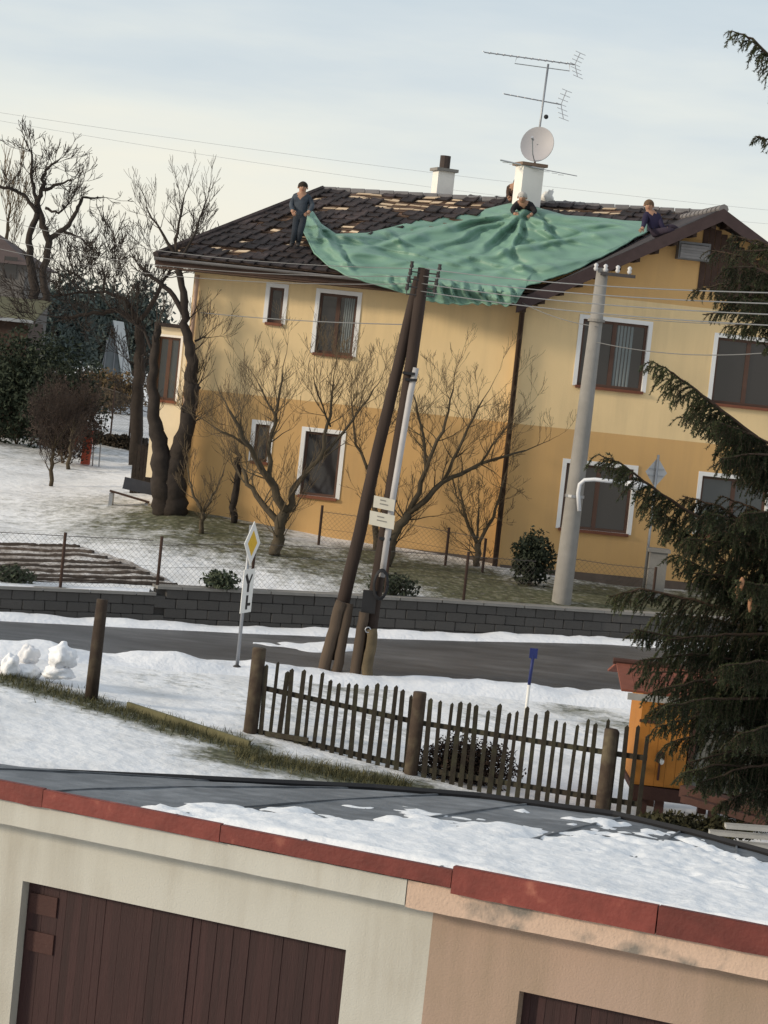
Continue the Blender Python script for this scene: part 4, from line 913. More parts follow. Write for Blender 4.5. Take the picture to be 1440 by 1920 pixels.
# ------------------------------------------------------------------ PEOPLE on the roof
def person(name_label, J, jacket, trousers, hair, hairlen=.0, Yadd=0, hands=True):
    """J: joint name -> (u, v, Y); one continuous skinned body, hair as a child"""
    W = {k: P(*v) for k, v in J.items()}
    order = ['pel', 'spi', 'che', 'nec', 'jaw', 'hed', 'shL', 'elL', 'wrL', 'paL', 'shR', 'elR', 'wrR', 'paR', 'hiL', 'knL', 'anL', 'toL', 'hiR', 'knR', 'anR', 'toR']
    rad = dict(pel=.155, spi=.15, che=.175, nec=.065, jaw=.085, hed=.10, shL=.085, elL=.058, wrL=.042, paL=.042, hiL=.10, knL=.075, anL=.055, toL=.045)
    for k in list(rad):
        if k.endswith('L'): rad[k[:-1]+'R'] = rad[k]
    par = dict(spi='pel', che='spi', nec='che', jaw='nec', hed='jaw', shL='che', elL='shL', wrL='elL', paL='wrL', hiL='pel', knL='hiL', anL='knL', toL='anL')
    for k in list(par):
        if k.endswith('L'): par[k[:-1]+'R'] = par[k][:-1]+'R' if par[k].endswith('L') else par[k]
    base = min((W['anL'], W['anR'], W['pel']), key=lambda p: p.z).copy()
    me = bpy.data.meshes.new('person'); me.from_pydata([tuple(W[k]-base) for k in order], [(order.index(par[k]), order.index(k)) for k in order if k in par], [])
    o = bpy.data.objects.new('tmp', me); COL.objects.link(o); sk = o.modifiers.new('s', 'SKIN'); sk.use_smooth_shade = True
    for i, k in enumerate(order): me.skin_vertices[0].data[i].radius = (rad[k]*1.12, rad[k]*1.12); me.skin_vertices[0].data[i].use_root = (k == 'pel')
    o.modifiers.new('d', 'SUBSURF').levels = 2
    dg = bpy.context.evaluated_depsgraph_get(); dg.update(); bm_ = bpy.data.meshes.new_from_object(o.evaluated_get(dg))
    bpy.data.objects.remove(o)
    # materials by nearest bone
    bones = [(W[par[k]]-base, W[k]-base, k) for k in order if k in par]; V = [v.co.copy() for v in bm_.vertices]; F_ = [list(p.vertices) for p in bm_.polygons]
    def which(c):
        best = None
        for a, e_, k in bones:
            t = max(0, min(1, (c-a).dot(e_-a)/max(1e-9, (e_-a).length_squared))); d = (c-(a+(e_-a)*t)).length
            if best is None or d < best[0]: best = (d, k)
        k = best[1]
        return 2 if k in ('nec', 'jaw', 'hed', 'paL', 'paR') else 1 if k[:2] in ('hi', 'kn', 'an') else 3 if k[:2] == 'to' else 0
    mb = MB(); mb.v = V; mb.f = F_; mb.m = [which(sum((V[i] for i in f_), Vector())/len(f_)) for f_ in F_]
    hd = (W['hed']+W['jaw'])/2-base; look = (CAM-base-hd); look.z = -abs(look.z)*.3; look = look.normalized(); side = look.cross(Z).normalized()
    # face: brow, nose, mouth, eyes, ears
    mb.ball(hd+look*.118-Z*.015, (.018, .03, .026), 8, 6, 2); mb.ball(hd+look*.10-Z*.065, (.034, .016, .010), 8, 5, 4)
    for s in (-1, 1):
        mb.ball(hd+look*.105+side*s*.038+Z*.02, .013, 8, 5, 3); mb.ball(hd+side*s*.112, (.018, .025, .034), 8, 6, 2)
    for hnd in ('L', 'R'):       # palm ends in four fingers of different lengths and a thumb at its side
        w_, p_ = W['wr'+hnd]-base, W['pa'+hnd]-base; d = (p_-w_).normalized(); s_ = d.cross(look).normalized(); nrm = s_.cross(d)
        for k, l_ in enumerate((.065, .078, .072, .055)):
            r0 = p_+d*.02+s_*(k-1.5)*.021; mb.tube([r0-d*.03, r0+d*l_*.4, r0+d*l_*.7-nrm*.02, r0+d*l_*.8-nrm*.05], [.011, .010, .009, .007], 6, 2)
        r0 = w_.lerp(p_, .45)+s_*-.03; mb.tube([r0, r0-s_*.035+d*.03, r0-s_*.035+d*.065-nrm*.02], [.013, .011, .008], 6, 2)
    me2 = bpy.data.meshes.new('person'); me2.from_pydata([tuple(v) for v in mb.v], [], mb.f)
    for m in (jacket, trousers, M_skin, M_sk, MATS['mouth']): me2.materials.append(m)
    me2.polygons.foreach_set('material_index', mb.m); me2.polygons.foreach_set('use_smooth', [True]*len(mb.f)); me2.update()
    po = bpy.data.objects.new('person', me2); po.location = base; COL.objects.link(po); WL[po.name] = base; tag(po, name_label, 'person', 'people on the roof')
    hb = MB(); hc = hd+base+Z*.03-look*.012
    hb.ball(hc, (.122, .122, .125), 14, 9, 0, lambda d: (1.02+.05*mnoise.noise((d.x*6, d.y*6, d.z*6))) if d.dot(look) < .45-.6*d.z*-1*0 and d.z > -.45 or d.z > .45 else .72)
    hb.build('hair', hair, po, True); return po
mat('mouth', (.28, .10, .08), .6, .05, 5, 0)
M_jk1 = mat('dark_blue_jacket', (.028, .036, .048), .9, .3, 6, .4, 25, col2=(.06, .07, .085), mix=.56); M_tr1 = mat('dark_trousers', (.026, .032, .042), .9, .25, 6, .3)
M_jk3 = mat('navy_purple_jacket', (.020, .016, .040), .9, .25, 6, .3); M_tr3 = mat('dark_work_trousers', (.030, .022, .034), .9, .25, 6, .3)
M_jk2 = mat('black_jacket', (.022, .02, .022), .9, .25, 6, .3); M_h1 = mat('dark_brown_hair', (.03, .022, .016), .8, .2, 20, .3); M_h2 = mat('grey_hair', (.42, .40, .38), .8, .12, 20, .3); M_h3 = mat('light_brown_hair', (.12, .075, .045), .8, .2, 20, .3)
foot = PP(551, 461, SP0+SN*.12, SPN); y = foot.y
person('standing person in dark blue jacket holding the left corner of the tarpaulin', dict(pel=(563, 404, y-.1), spi=(564, 391, y-.12), che=(565, 374, y-.14), nec=(567, 361, y-.16), jaw=(567.5, 356, y-.17), hed=(568, 348, y-.17),
    shL=(553, 370, y-.12), elL=(546, 384, y-.16), wrL=(548, 395, y-.38), paL=(550, 399, y-.44), shR=(579, 372, y-.12), elR=(586, 386, y-.18), wrR=(580, 397, y-.40), paR=(576, 400, y-.46),
    hiL=(557, 408, y-.1), knL=(553, 433, y-.18), anL=(548, 457, y), toL=(545, 461, y-.2), hiR=(569, 409, y-.1), knR=(563, 434, y-.2), anR=(559, 456, y+.02), toR=(558, 461, y-.2)), M_jk1, M_tr1, M_h1)
p2_ = PP(985, 420, SP0+SN*.1, SPN); y = p2_.y
person('grey haired person in black jacket bending over the tarpaulin by the white chimney', dict(pel=(990, 398, y), spi=(987, 391, y-.15), che=(982, 384, y-.32), nec=(980, 377, y-.46), jaw=(979.5, 374, y-.50), hed=(979, 367.5, y-.52),
    shL=(968, 384, y-.35), elL=(960, 395, y-.45), wrL=(965, 401, y-.62), paL=(968, 403, y-.68), shR=(996, 386, y-.35), elR=(1004, 396, y-.45), wrR=(997, 402, y-.62), paR=(994, 404, y-.68),
    hiL=(983, 402, y), knL=(978, 414, y-.22), anL=(980, 424, y+.05), toL=(979, 427, y-.15), hiR=(997, 403, y), knR=(998, 415, y-.22), anR=(994, 425, y+.05), toR=(993, 428, y-.15)), M_jk2, M_tr1, M_h2)
y = wr_((P(1230, 450, 53).x-WO.x)/WX.x, .4).y
person('seated person in navy purple jacket holding the right end of the tarpaulin', dict(pel=(1230, 434, y), spi=(1227, 420, y-.02), che=(1222, 405, y-.04), nec=(1218, 394, y-.06), jaw=(1217, 390, y-.07), hed=(1216, 382, y-.08),
    shL=(1211, 404, y-.08), elL=(1208, 418, y-.22), wrL=(1205, 428, y-.42), paL=(1203, 430, y-.48), shR=(1234, 407, y+.02), elR=(1240, 421, y-.1), wrR=(1246, 430, y-.12), paR=(1249, 431, y-.14),
    hiL=(1228, 438, y-.08), knL=(1253, 431, y-.30), anL=(1274, 439, y-.18), toL=(1279, 436, y-.26), hiR=(1236, 437, y+.06), knR=(1258, 424, y-.02), anR=(1277, 434, y+.02), toR=(1283, 431, y-.04)), M_jk3, M_tr3, M_h3)
y = CT.y+.75
person('dark brown clad person mostly hidden behind the white chimney', dict(pel=(961, 374, y), spi=(959, 364, y), che=(960, 353, y-.05), nec=(966, 347, y-.1), jaw=(968, 346, y-.12), hed=(974, 343, y-.12),
    shL=(955, 352, y), elL=(953, 362, y-.1), wrL=(953, 369, y-.2), paL=(955, 372, y-.22), shR=(965, 353, y), elR=(970, 363, y-.1), wrR=(968, 371, y-.2), paR=(967, 374, y-.22),
    hiL=(954, 376, y), knL=(952, 388, y-.1), anL=(953, 399, y+.1), toL=(953, 401, y), hiR=(962, 377, y), knR=(962, 389, y-.1), anR=(963, 400, y+.1), toR=(964, 402, y)), mat('brown_jacket', (.06, .035, .025), .9, .2, 6, .2), M_tr1, M_h1)
c = RL.lerp(RRp, .57)+Z*.2; c = P(1026, 371, c.y); b = MB(); b.ball(c, (.16, .13, .15), 14, 9, 0, lambda d: 1+.35*mnoise.noise((d.x*2.5, d.y*2.5, d.z*2.5))+(.5 if d.z > .7 and d.x > 0 else 0)); b.tube([c+Vector((.05, 0, .08)), c+Vector((.13, 0, .24))], [.05, .012], 6)
tag(b.build('plastic_sack', M_sw, None, True), 'crumpled white sack on the ridge right of the white chimney', 'sack')

# ------------------------------------------------------------------ BARE TREES
def rdir(): 
    v = Vector((rng.gauss(0, 1), rng.gauss(0, 1), rng.gauss(0, 1))); return v.normalized()
def twigs(mb, p, d, ln, r, depth, upw=.25, wob=.22, sprd=.75, kids=(2, 4), rmin=.004, flat=1.0):
    n_ = 5; pts = [p.copy()]; rr = [r]; q = p.copy(); dd = d.normalized(); cs = []
    for k in range(n_):
        dd = (dd + rdir()*wob + Z*upw*.3).normalized(); q = q+dd*(ln/n_); pts.append(q.copy()); rr.append(max(rmin, r*(1-.72*(k+1)/n_))); cs.append((q.copy(), dd.copy(), rr[-1]))
    mb.tube(pts, rr, 5 if r > .03 else 3, 0 if r > .018 else 1, cap=False)
    if depth <= 0: return
    for _ in range(rng.randint(*kids)):
        q, dk, rk = cs[rng.randrange(1, n_)]; e_ = (dk + rdir()*sprd + Z*upw); e_.y *= flat
        twigs(mb, q, e_.normalized(), ln*rng.uniform(.45, .75), max(rmin, rk*.75), depth-1, upw, wob, sprd, kids, rmin, flat)
    q, dk, rk = cs[-1]; twigs(mb, q, dk, ln*.6, rk, depth-1, upw, wob, sprd, kids, rmin, flat)
def bare_tree(name, label, limbs, m1=M_bark2, m2=M_twig, group='bare trees', side=6, ln=.8, depth=2, upw=.3, start=.3, rmin=.004, wob=.22, sprd=.8, kids=(2, 4), cat='tree', thin=.85):
    base = limbs[0][0]; loc = base[0] if isinstance(base[0], Vector) else P(*base[:3])
    t = thing(name, loc, label, cat, group); tr = MB(); cr_ = MB()
    for lb_ in limbs:
        pts = [(q[0] if isinstance(q[0], Vector) else P(*q[:3])) for q in lb_]; rr = [q[-1] for q in lb_]; n_ = 4; P2, R2 = [], []
        for i in range(len(pts)-1):
            for k in range(n_):
                t_ = k/n_; j = Vector((rng.gauss(0, 1), rng.gauss(0, 1), rng.gauss(0, 1)))*.03*(1 if 0 < k else .2); P2.append(pts[i].lerp(pts[i+1], t_)+j*min(1, rr[i]*12)); R2.append((rr[i]+(rr[i+1]-rr[i])*t_)*rng.uniform(.94, 1.08))
        P2.append(pts[-1]); R2.append(rr[-1]); tr.tube(P2, [q_*thin for q_ in R2], 9 if rr[0] > .06 else 6); R2 = [q_*thin for q_ in R2]
        tot = len(P2)
        for k in range(side):
            i = rng.randrange(int(tot*start), tot-1) if int(tot*start) < tot-1 else tot-2; d = (P2[i+1]-P2[i]).normalized()
            twigs(cr_, P2[i], (d*.6+rdir()*sprd+Z*upw).normalized(), ln*rng.uniform(.6, 1.15), max(rmin*1.6, min(.022, R2[i]*.42)), depth, upw, wob, sprd, kids, rmin)
        twigs(cr_, P2[-1], (P2[-1]-P2[-3]).normalized(), ln, min(.02, R2[-1]*.8), depth, upw, wob, sprd, kids, rmin)
    tr.build('trunk', m1, t, True); kind(cr_.build('crown', [m1, m2], t), 'stuff'); return t
gb = G(515, 1042, 49.5); y = gb.y
bare_tree('fruit_tree', 'spreading bare fruit tree before the lower windows of the house', [[(gb, .17), (522, 1000, y, .15), (535, 960, y, .14)], [(535, 960, y, .13), (505, 900, y-.3, .10), (470, 840, y-.6, .065), (430, 770, y-.8, .035)], [(525, 985, y, .10), (480, 930, y+.3, .07), (455, 880, y+.5, .05)],
    [(535, 960, y, .12), (560, 905, y, .08), (600, 860, y-.2, .055), (620, 780, y, .04), (625, 720, y, .025)], [(505, 900, y-.3, .07), (505, 830, y-.2, .055), (520, 760, y, .04), (530, 700, y, .022)], [(600, 860, y, .05), (660, 790, y, .035), (700, 730, y, .02)], [(470, 840, y-.5, .04), (400, 800, y-.6, .022)], [(520, 790, y, .035), (485, 720, y+.4, .022)], [(620, 800, y, .03), (590, 720, y-.5, .02)]],
    side=11, ln=.8, depth=3, upw=.30, sprd=.75, rmin=.0032, thin=.84, kids=(1, 3))
gb = G(722, 1062, 49.5); y = gb.y
bare_tree('fruit_tree', 'bare fruit tree leaning right behind the twin pole', [[(gb, .15), (735, 1010, y, .13), (765, 962, y, .11)], [(765, 962, y, .09), (830, 905, y, .065), (900, 870, y+.3, .045), (985, 845, y+.4, .025)], [(765, 962, y, .08), (800, 880, y-.2, .06), (830, 810, y-.3, .04), (850, 730, y-.2, .022)], [(800, 880, y-.2, .05), (790, 800, y, .035), (775, 740, y, .02)], [(830, 905, y, .05), (870, 820, y, .035), (905, 750, y+.2, .02)], [(900, 870, y+.2, .035), (950, 800, y, .02)]],
    side=11, ln=.75, depth=3, upw=.25, sprd=.8, rmin=.0032, thin=.84, kids=(1, 3))
gb = G(735, 1045, 49.5); y = gb.y+.8
bare_tree('fruit_tree', 'thin bare fruit tree left of the twin pole', [[(onG(gb.x-.4, y), .10), (705, 960, y, .08), (690, 880, y, .06)], [(690, 880, y, .05), (665, 820, y, .035), (660, 760, y, .02)], [(690, 880, y, .045), (715, 810, y, .03), (730, 740, y, .018)]], side=7, ln=.7, depth=3, upw=.2, sprd=.8, kids=(1, 3))
gb = G(893, 1062, 50); y = gb.y
bare_tree('fruit_tree', 'small forked bare tree in front of the brown downpipe', [[(gb, .10), (895, 1020, y, .085)], [(895, 1025, y, .06), (875, 975, y, .045), (860, 915, y, .022)], [(895, 1022, y, .06), (925, 970, y, .04), (945, 900, y, .022)], [(895, 1010, y, .04), (898, 950, y, .02)]], side=7, ln=.55, depth=3, upw=.2, sprd=.8, kids=(1, 3))
gb = G(377, 1000, 50); y = gb.y
bare_tree('fruit_tree', 'little bare tree at the left corner of the yellow wall', [[(gb, .07), (380, 960, y, .06)], [(380, 962, y, .05), (360, 920, y, .035), (352, 880, y, .02)], [(380, 960, y, .05), (405, 920, y, .03), (420, 880, y, .018)]], side=5, ln=.45, depth=2, upw=.3, sprd=.7)
gb = G(437, 985, 50); y = gb.y+.3
bare_tree('ivy_stem', 'dark ivy clad dead stem left of the small lower window', [[(onG(gb.x, y), .10), (440, 930, y, .10), (448, 880, y, .09), (442, 835, y, .05)]], m1=M_bark, side=14, ln=.3, depth=1, upw=.1, sprd=1.0, start=.1, cat='tree')
# big pollarded tree at the left end of the house
gb = G(318, 962, 50); y = gb.y-.1
bare_tree('old_tree', 'thick dark pollarded tree hiding the left corner of the house', [[(gb+Vector((.10, 0, 0)), .34), (325, 925, y, .30), (328, 880, y, .26), (340, 835, y, .22), (352, 795, y-.1, .19), (358, 740, y-.1, .17), (360, 690, y, .15), (352, 640, y, .12), (345, 580, y, .10), (338, 520, y, .08), (330, 480, y, .06)], [(gb+Vector((-.13, .05, 0)), .32), (307, 925, y, .29), (304, 880, y, .25), (299, 835, y, .20), (292, 795, y, .17), (285, 730, y, .13), (290, 660, y, .11), (296, 610, y, .08)], [(362, 745, y-.1, .12), (372, 722, y-.15, .10)], [(350, 810, y, .10), (364, 790, y-.2, .08)],
    [(345, 590, y, .07), (318, 545, y, .06), (285, 520, y, .05), (262, 500, y, .035)], [(330, 480, y, .05), (300, 430, y, .03), (280, 400, y, .022)], [(330, 480, y, .05), (335, 420, y, .03), (345, 370, y, .02)], [(333, 500, y, .045), (365, 440, y, .03), (385, 380, y, .02)], [(290, 660, y, .05), (270, 620, y, .04), (240, 600, y, .03)], [(365, 640, y, .03), (385, 630, y, .015)]],
    m1=M_bark, m2=M_bark, side=6, ln=.62, depth=2, upw=.3, start=.45, sprd=.7, thin=1.0)
# far trees at the left
y = 82.0; gb = onG(P(60, 760, y).x, y)
bare_tree('garden_tree', 'tall crooked double trunked tree against the sky at the left edge', [[(gb, .26), (52, 640, y, .22), (58, 575, y, .20), (66, 545, y, .18), (58, 500, y, .15), (55, 440, y, .12), (70, 400, y, .11)], [(60, 580, y, .18), (88, 560, y, .16), (80, 520, y, .14), (92, 455, y, .13), (78, 425, y, .12), (70, 380, y, .10), (80, 350, y, .08), (85, 320, y, .05)],
    [(92, 450, y, .11), (120, 430, y, .09), (145, 395, y, .07), (155, 370, y, .05), (185, 370, y, .03)], [(70, 400, y, .09), (50, 370, y, .07), (25, 355, y, .06), (-10, 350, y, .05)], [(70, 385, y, .08), (60, 340, y, .06), (60, 290, y, .04)], [(80, 355, y, .07), (110, 345, y, .05), (135, 338, y, .03)], [(120, 435, y, .06), (150, 445, y, .04), (175, 470, y, .025)], [(85, 390, y, .06), (110, 400, y, .04), (130, 380, y, .03)], [(85, 320, y, .05), (110, 300, y, .03)], [(60, 290, y, .04), (55, 280, y, .03)]],
    m1=M_bark, m2=M_bark, side=7, ln=.68, depth=2, upw=.2, start=.4, rmin=.009, sprd=.8, thin=1.0)
y = 68.0
bare_tree('garden_tree', 'stout dark tree with long level branches left of the house', [[(onG(P(255, 850, y).x, y), .24), (256, 760, y, .22), (262, 690, y, .20), (262, 610, y, .17)], [(260, 600, y, .11), (215, 582, y, .08), (165, 590, y, .07), (120, 595, y, .06)], [(262, 610, y, .10), (235, 560, y, .07), (195, 545, y, .05), (195, 510, y, .03)], [(262, 600, y, .10), (300, 540, y, .07), (320, 500, y, .04)], [(195, 548, y, .05), (150, 548, y, .04), (100, 555, y, .035)]], m1=M_bark, m2=M_bark, side=10, ln=1.1, depth=3, upw=.25, start=.2, rmin=.008, sprd=.9)
y = 64.0
for (u, v, lab, hgt) in ((95, 912, 'small orchard tree with thin pale stem on the snowy lawn', 1), (128, 880, 'orchard sapling just behind the pale stemmed one', .8), (10, 800, 'dark little tree at the left edge behind the lawn', .9)):
    gb = G(u, v, 49.5); y = gb.y; s_ = 55/y
    bare_tree('orchard_tree', lab, [[(gb, .07), (u+3, v-45*s_, y, .06), (u+8, v-85*s_, y, .045)], [(u+8, v-80*s_, y, .03), (u-10, v-120*s_, y, .02)], [(u+8, v-80*s_, y, .03), (u+30, v-125*s_, y, .02)], [(u+8, v-85*s_, y, .03), (u+12, v-130*s_, y, .02)]], m1=M_bark2, m2=mat('reddish_twigs', (.040, .028, .023), .9, .3, 8, .1), side=9, ln=.6, depth=3, upw=.25, sprd=.9, group='orchard trees')
bare_tree('garden_tree', 'pale twiggy tree rising behind the far house', [[(onG(P(8, 640, 108).x, 108), .2), (10, 480, 108, .14), (15, 420, 108, .08), (20, 380, 108, .04)]], side=14, ln=1.6, depth=2, upw=.5, rmin=.012)
# ------------------------------------------------------------------ BUSHES
def bush(label, c, rx, ry, rz, n_, m, leaf=.05, name='bush', twig=M_twig, dens=1.0):
    t = thing(name, c, label, 'bush', 'garden bushes'); s_ = MB()
    for k in range(9): 
        q = c+Vector((rng.uniform(-.5, .5)*rx, rng.uniform(-.5, .5)*ry, rz*1.3)); s_.tube([c+rdir()*.03, c.lerp(q, .5)+rdir()*.04, q], [.02, .013, .006], 4)
    s_.build('stem', twig, t); f_ = MB()
    for k in range(n_):
        d = rdir(); rad = rng.random()**.45*(1+.35*mnoise.noise((d.x*2+c.x, d.y*2, d.z*2))+.3*mnoise.noise((d.x*5+c.x, d.y*5, d.z*5))); p = c+Vector((d.x*rx*rad, d.y*ry*rad, rz+d.z*rz*rad))
        if p.z < c.z-.03: continue
        a = rdir()*leaf; e_ = rdir()*leaf*.55; f_.face([p-a, p+e_, p+a, p-e_])
    kind(f_.build('foliage', m, t), 'stuff'); return t
M_ev = mat('dark_evergreen', (.022, .032, .018), .8, .4, 4, 0, col2=(.032, .038, .022), mix=.55); M_ev2 = mat('grey_green_leaves', (.06, .075, .045), .8, .35, 4, 0); M_rb = mat('red_brown_twig_leaves', (.040, .028, .022), .9, .35, 5, 0)
M_blue = mat('haze_tinted_conifer', (.055, .075, .072), .9, .3, 2, 0, col2=(.08, .095, .085), mix=.55); M_gold = mat('golden_dry_hedge', (.17, .11, .05), .9, .35, 2, 0, col2=(.09, .065, .035), mix=.5)  # distance haze on the far conifers is put into their bluish foliage colour
c = G(992, 1098, 50); bush('dense dark evergreen bush at the foot of the brown downpipe', c, .5, .45, .62, 3000, M_ev, .06)
bush('small grey green bush on the wall behind the road sign', P(412, 1108, 46.2), .38, .3, .22, 700, M_ev2, .06); bush('low green bush on the wall at the left edge', P(25, 1100, 45.2), .4, .3, .22, 700, M_ev2, .06)
bush('low green bush behind the twin pole on the wall', P(735, 1125, 47.9), .55, .3, .30, 900, M_ev2, .06)
bush('dark brown twiggy shrub behind the picket fence', fb(P(870, 1490, 34).x)+Vector((0, .55, -.05)), .82, .4, .42, 7500, mat('brown_shrub_twigs', (.050, .032, .024), .9, .35, 5, 0), .034)
y = 71; bush('broad black green yew mass at the left edge below the shed roof', onG(P(35, 790, y).x, y), 2.3, 1.4, 1.75, 14000, M_ev, .085)
y = 69; bush('dark green bush behind the orchard trees', onG(P(115, 800, y).x, y), 1.25, .9, 1.5, 6000, M_ev, .07); bush('dark brown bush between the yew mass and the lawn toy', onG(P(125, 790, 66).x, 66), 1.1, .8, 1.25, 5000, M_rb, .06)
y = 96; bush('golden brown dry hedge behind the snowy garden', onG(P(195, 720, y).x, y), 1.9, .8, .9, 4500, M_gold, .10)
for u, v0, w_, h_, y, lab in ((130, 600, 1.9, 1.75, 140, 'bluish conifer far behind the double trunked tree'), (195, 600, 1.7, 1.5, 145, 'lower bluish conifer far behind the garden'), (262, 612, 2.0, 1.8, 150, 'bluish conifer touching the house bay'), (95, 605, 1.4, 1.3, 138, 'bluish conifer peeking out right of the far house'), (235, 605, 2.2, 1.2, 155, 'flat topped bluish conifer between its taller neighbours'), (160, 600, 2.6, 1.2, 160, 'broad bluish conifer at the back of the row')):
    c = onG(P(u, v0, y).x, y); zt_ = P(u, v0-85*(h_/1.7), y).z; rz = (zt_-c.z)/2; bush(lab, c, w_, 1.2, rz, 3600, M_blue, .20, 'conifer')
b = None
# ------------------------------------------------------------------ FAR BUILDINGS and lawn things
M_farw = mat('grey_far_wall', (.12, .11, .102), .95, .15, 2, .1); M_farr = mat('brown_far_roof', (.085, .06, .055), .9, .25, 3, .2)
fh = thing('house', onG(P(10, 620, 95).x, 95), 'distant grey house with brown hipped roof at the left edge', 'house')
y = 95; q = lambda u, v, dy=0: P(u, v, y+dy)
zb_ = fh.location.z-.3; a, c = q(-150, 520), q(46, 520); e_ = q(40, 497).z
b = MB(); b.obb(Vector((a.x, y, zb_)), Vector((c.x-a.x, 0, 0)), Vector((0, 7, 0)), Z*(e_-zb_)); b.build('wall', M_farw, fh)
b = MB(); A1, A2 = Vector((a.x-.4, y-.4, e_)), Vector((c.x+.3, y-.4, e_)); A3, A4 = Vector((c.x+.3, y+7.4, e_)), Vector((a.x-.4, y+7.4, e_)); rz_ = q(-30, 425).z; R1, R2_ = Vector((a.x+2, y+3.5, rz_)), Vector((q(-38, 430).x, y+3.5, rz_))
for f_ in ([A1, A2, R2_, R1], [A2, A3, R2_], [A3, A4, R1, R2_], [A4, A1, R1]): b.face(f_)
b.build('roof', M_farr, fh)
b = MB(); b.obb(q(5, 520, -.04), Vector((.55, 0, 0)), Z*.9, Vector((0, .05, 0))); b.build('window', M_glass, fh)
sh = thing('shed', onG(P(20, 790, 74).x, 74), 'dark shed with mossy low roof behind the yew mass', 'shed'); y = 74
a, c = q(-120, 640), q(62, 640); zt_ = q(62, 606).z; zb_ = sh.location.z-.3
b = MB(); b.obb(Vector((a.x, y, zb_)), Vector((c.x-a.x-.2, 0, 0)), Vector((0, 3, 0)), Z*(zt_-zb_)); b.build('wall', M_dkwood, sh)
b = MB(); b.obb(Vector((a.x, y-.3, zt_)), Vector((c.x-a.x, 0, 0)), Vector((0, 3.4, .75)), Z*.07); rr_ = b.build('roof', mat('mossy_sheet_roof', (.10, .095, .055), .95, .3, 3, .3), sh)
b = MB(); b.obb(Vector((a.x, y-.36, zt_-.02)), Vector((c.x-a.x, 0, 0)), Vector((0, .05, 0)), Z*.11); b.build('eave_board', M_metal, sh)
y = 104; gh = thing('greenhouse', onG(P(212, 700, y).x, y), 'pale pointed greenhouse among the brown hedges', 'greenhouse'); zb_ = gh.location.z-.2; a, c = q(178, 690), q(246, 690); tpz = q(212, 602)
for sgn_, (s0, s1) in enumerate(((a, tpz), (tpz, c))):
    b = MB(); p0, p1 = Vector((s0.x, y, zb_ if s0 is a else tpz.z)), Vector((s1.x, y, tpz.z if s0 is a else zb_)); b.obb(p0, p1-p0, Vector((0, 4, 0)), Z*.04); b.build('roof_panel', mat('cloudy_sheeting', (.30, .32, .33), .5, .15, 3, 0), gh)
b = MB(); b.prism([Vector((a.x+.1, y+.2, zb_)), Vector((c.x-.1, y+.2, zb_)), Vector((tpz.x, y+.2, tpz.z-.1))], (0, .03, 0)); b.build('end_panel', mat('grey_sheeting', (.16, .175, .18), .6, .2, 3, 0), gh)
for k in range(3):
    b = MB(); x_ = a.x+(c.x-a.x)*(k+1)/4; b.beam(Vector((x_, y+.15, zb_)), Vector((x_, y+.15, tpz.z-(.9 if k != 1 else .15)*1)), .05, .05); b.build('glazing_bar', M_metal, gh)
# hedge line, mesh fence of the far garden
t = thing('hedge', G(20, 812, 50), 'low dark clipped hedge along the far side of the lawn', 'hedge'); p, q_ = G(-30, 806, 50), G(275, 848, 50); f_ = MB(); co = MB()
for k in range(7000):
    u_ = rng.random(); c = p.lerp(q_, u_)+Vector((0, rng.uniform(-.25, .25), rng.uniform(0, .42+.1*mnoise.noise((u_*25, 0, 0))))); a = rdir()*.07; e_ = rdir()*.04; f_.face([c-a, c+e_, c+a, c-e_])
kind(f_.build('foliage', mat('dark_hedge_leaves', (.045, .036, .026), .9, .35, 4, 0), t), 'stuff')
for k in range(10): co.tube([p.lerp(q_, k/9)-Z*.1, p.lerp(q_, k/9)+Z*.35], .02, 4)
co.build('stem', M_twig, t)
fpts = [P(150, 830, 84), P(205, 838, 80), P(240, 842, 76), P(285, 850, 72)]; fpts = [onG(p.x, p.y) for p in fpts]
wire_fence('tall grey mesh fence in the snow beyond the hedge', fpts, 1.6, [(p, 1.75) for p in fpts])
# red garden slide
M_toy = mat('faded_red_plastic', (.36, .075, .045), .6, .12, 4, .05); gb = G(160, 872, 50); y = gb.y
tg = thing('garden_slide', gb, 'small red garden slide with thin metal legs on the snowy lawn', 'slide')
b = MB(); tpp = P(166, 800, y); fo = P(140, 838, y-.5); fo.z = max(fo.z, gb.z+.25)
b.obb(fo-Vector((0, .18, 0)), tpp-fo, Vector((0, .36, 0)), Z*.05); b.obb(fo-Vector((0, .18, 0)), tpp-fo, Vector((0, .03, 0)), Z*.17); b.obb(fo+Vector((0, .15, 0)), tpp-fo, Vector((0, .03, 0)), Z*.17); b.build('chute', M_toy, tg)
b = MB(); b.obb(P(155, 870, y)-Vector((.05, .15, 0)), P(163, 805, y)-P(155, 870, y), Vector((.26, 0, 0)), Vector((0, .2, 0))); b.build('ladder_tower', M_toy, tg)
for u0, u1 in ((182, 176), (198, 189)):
    b = MB(); p = G(u0, 868, 50); p.y = y; b.tube([onG(p.x, y), P(u1, 832, y)], .022, 6); b.build('leg', M_metal, tg)
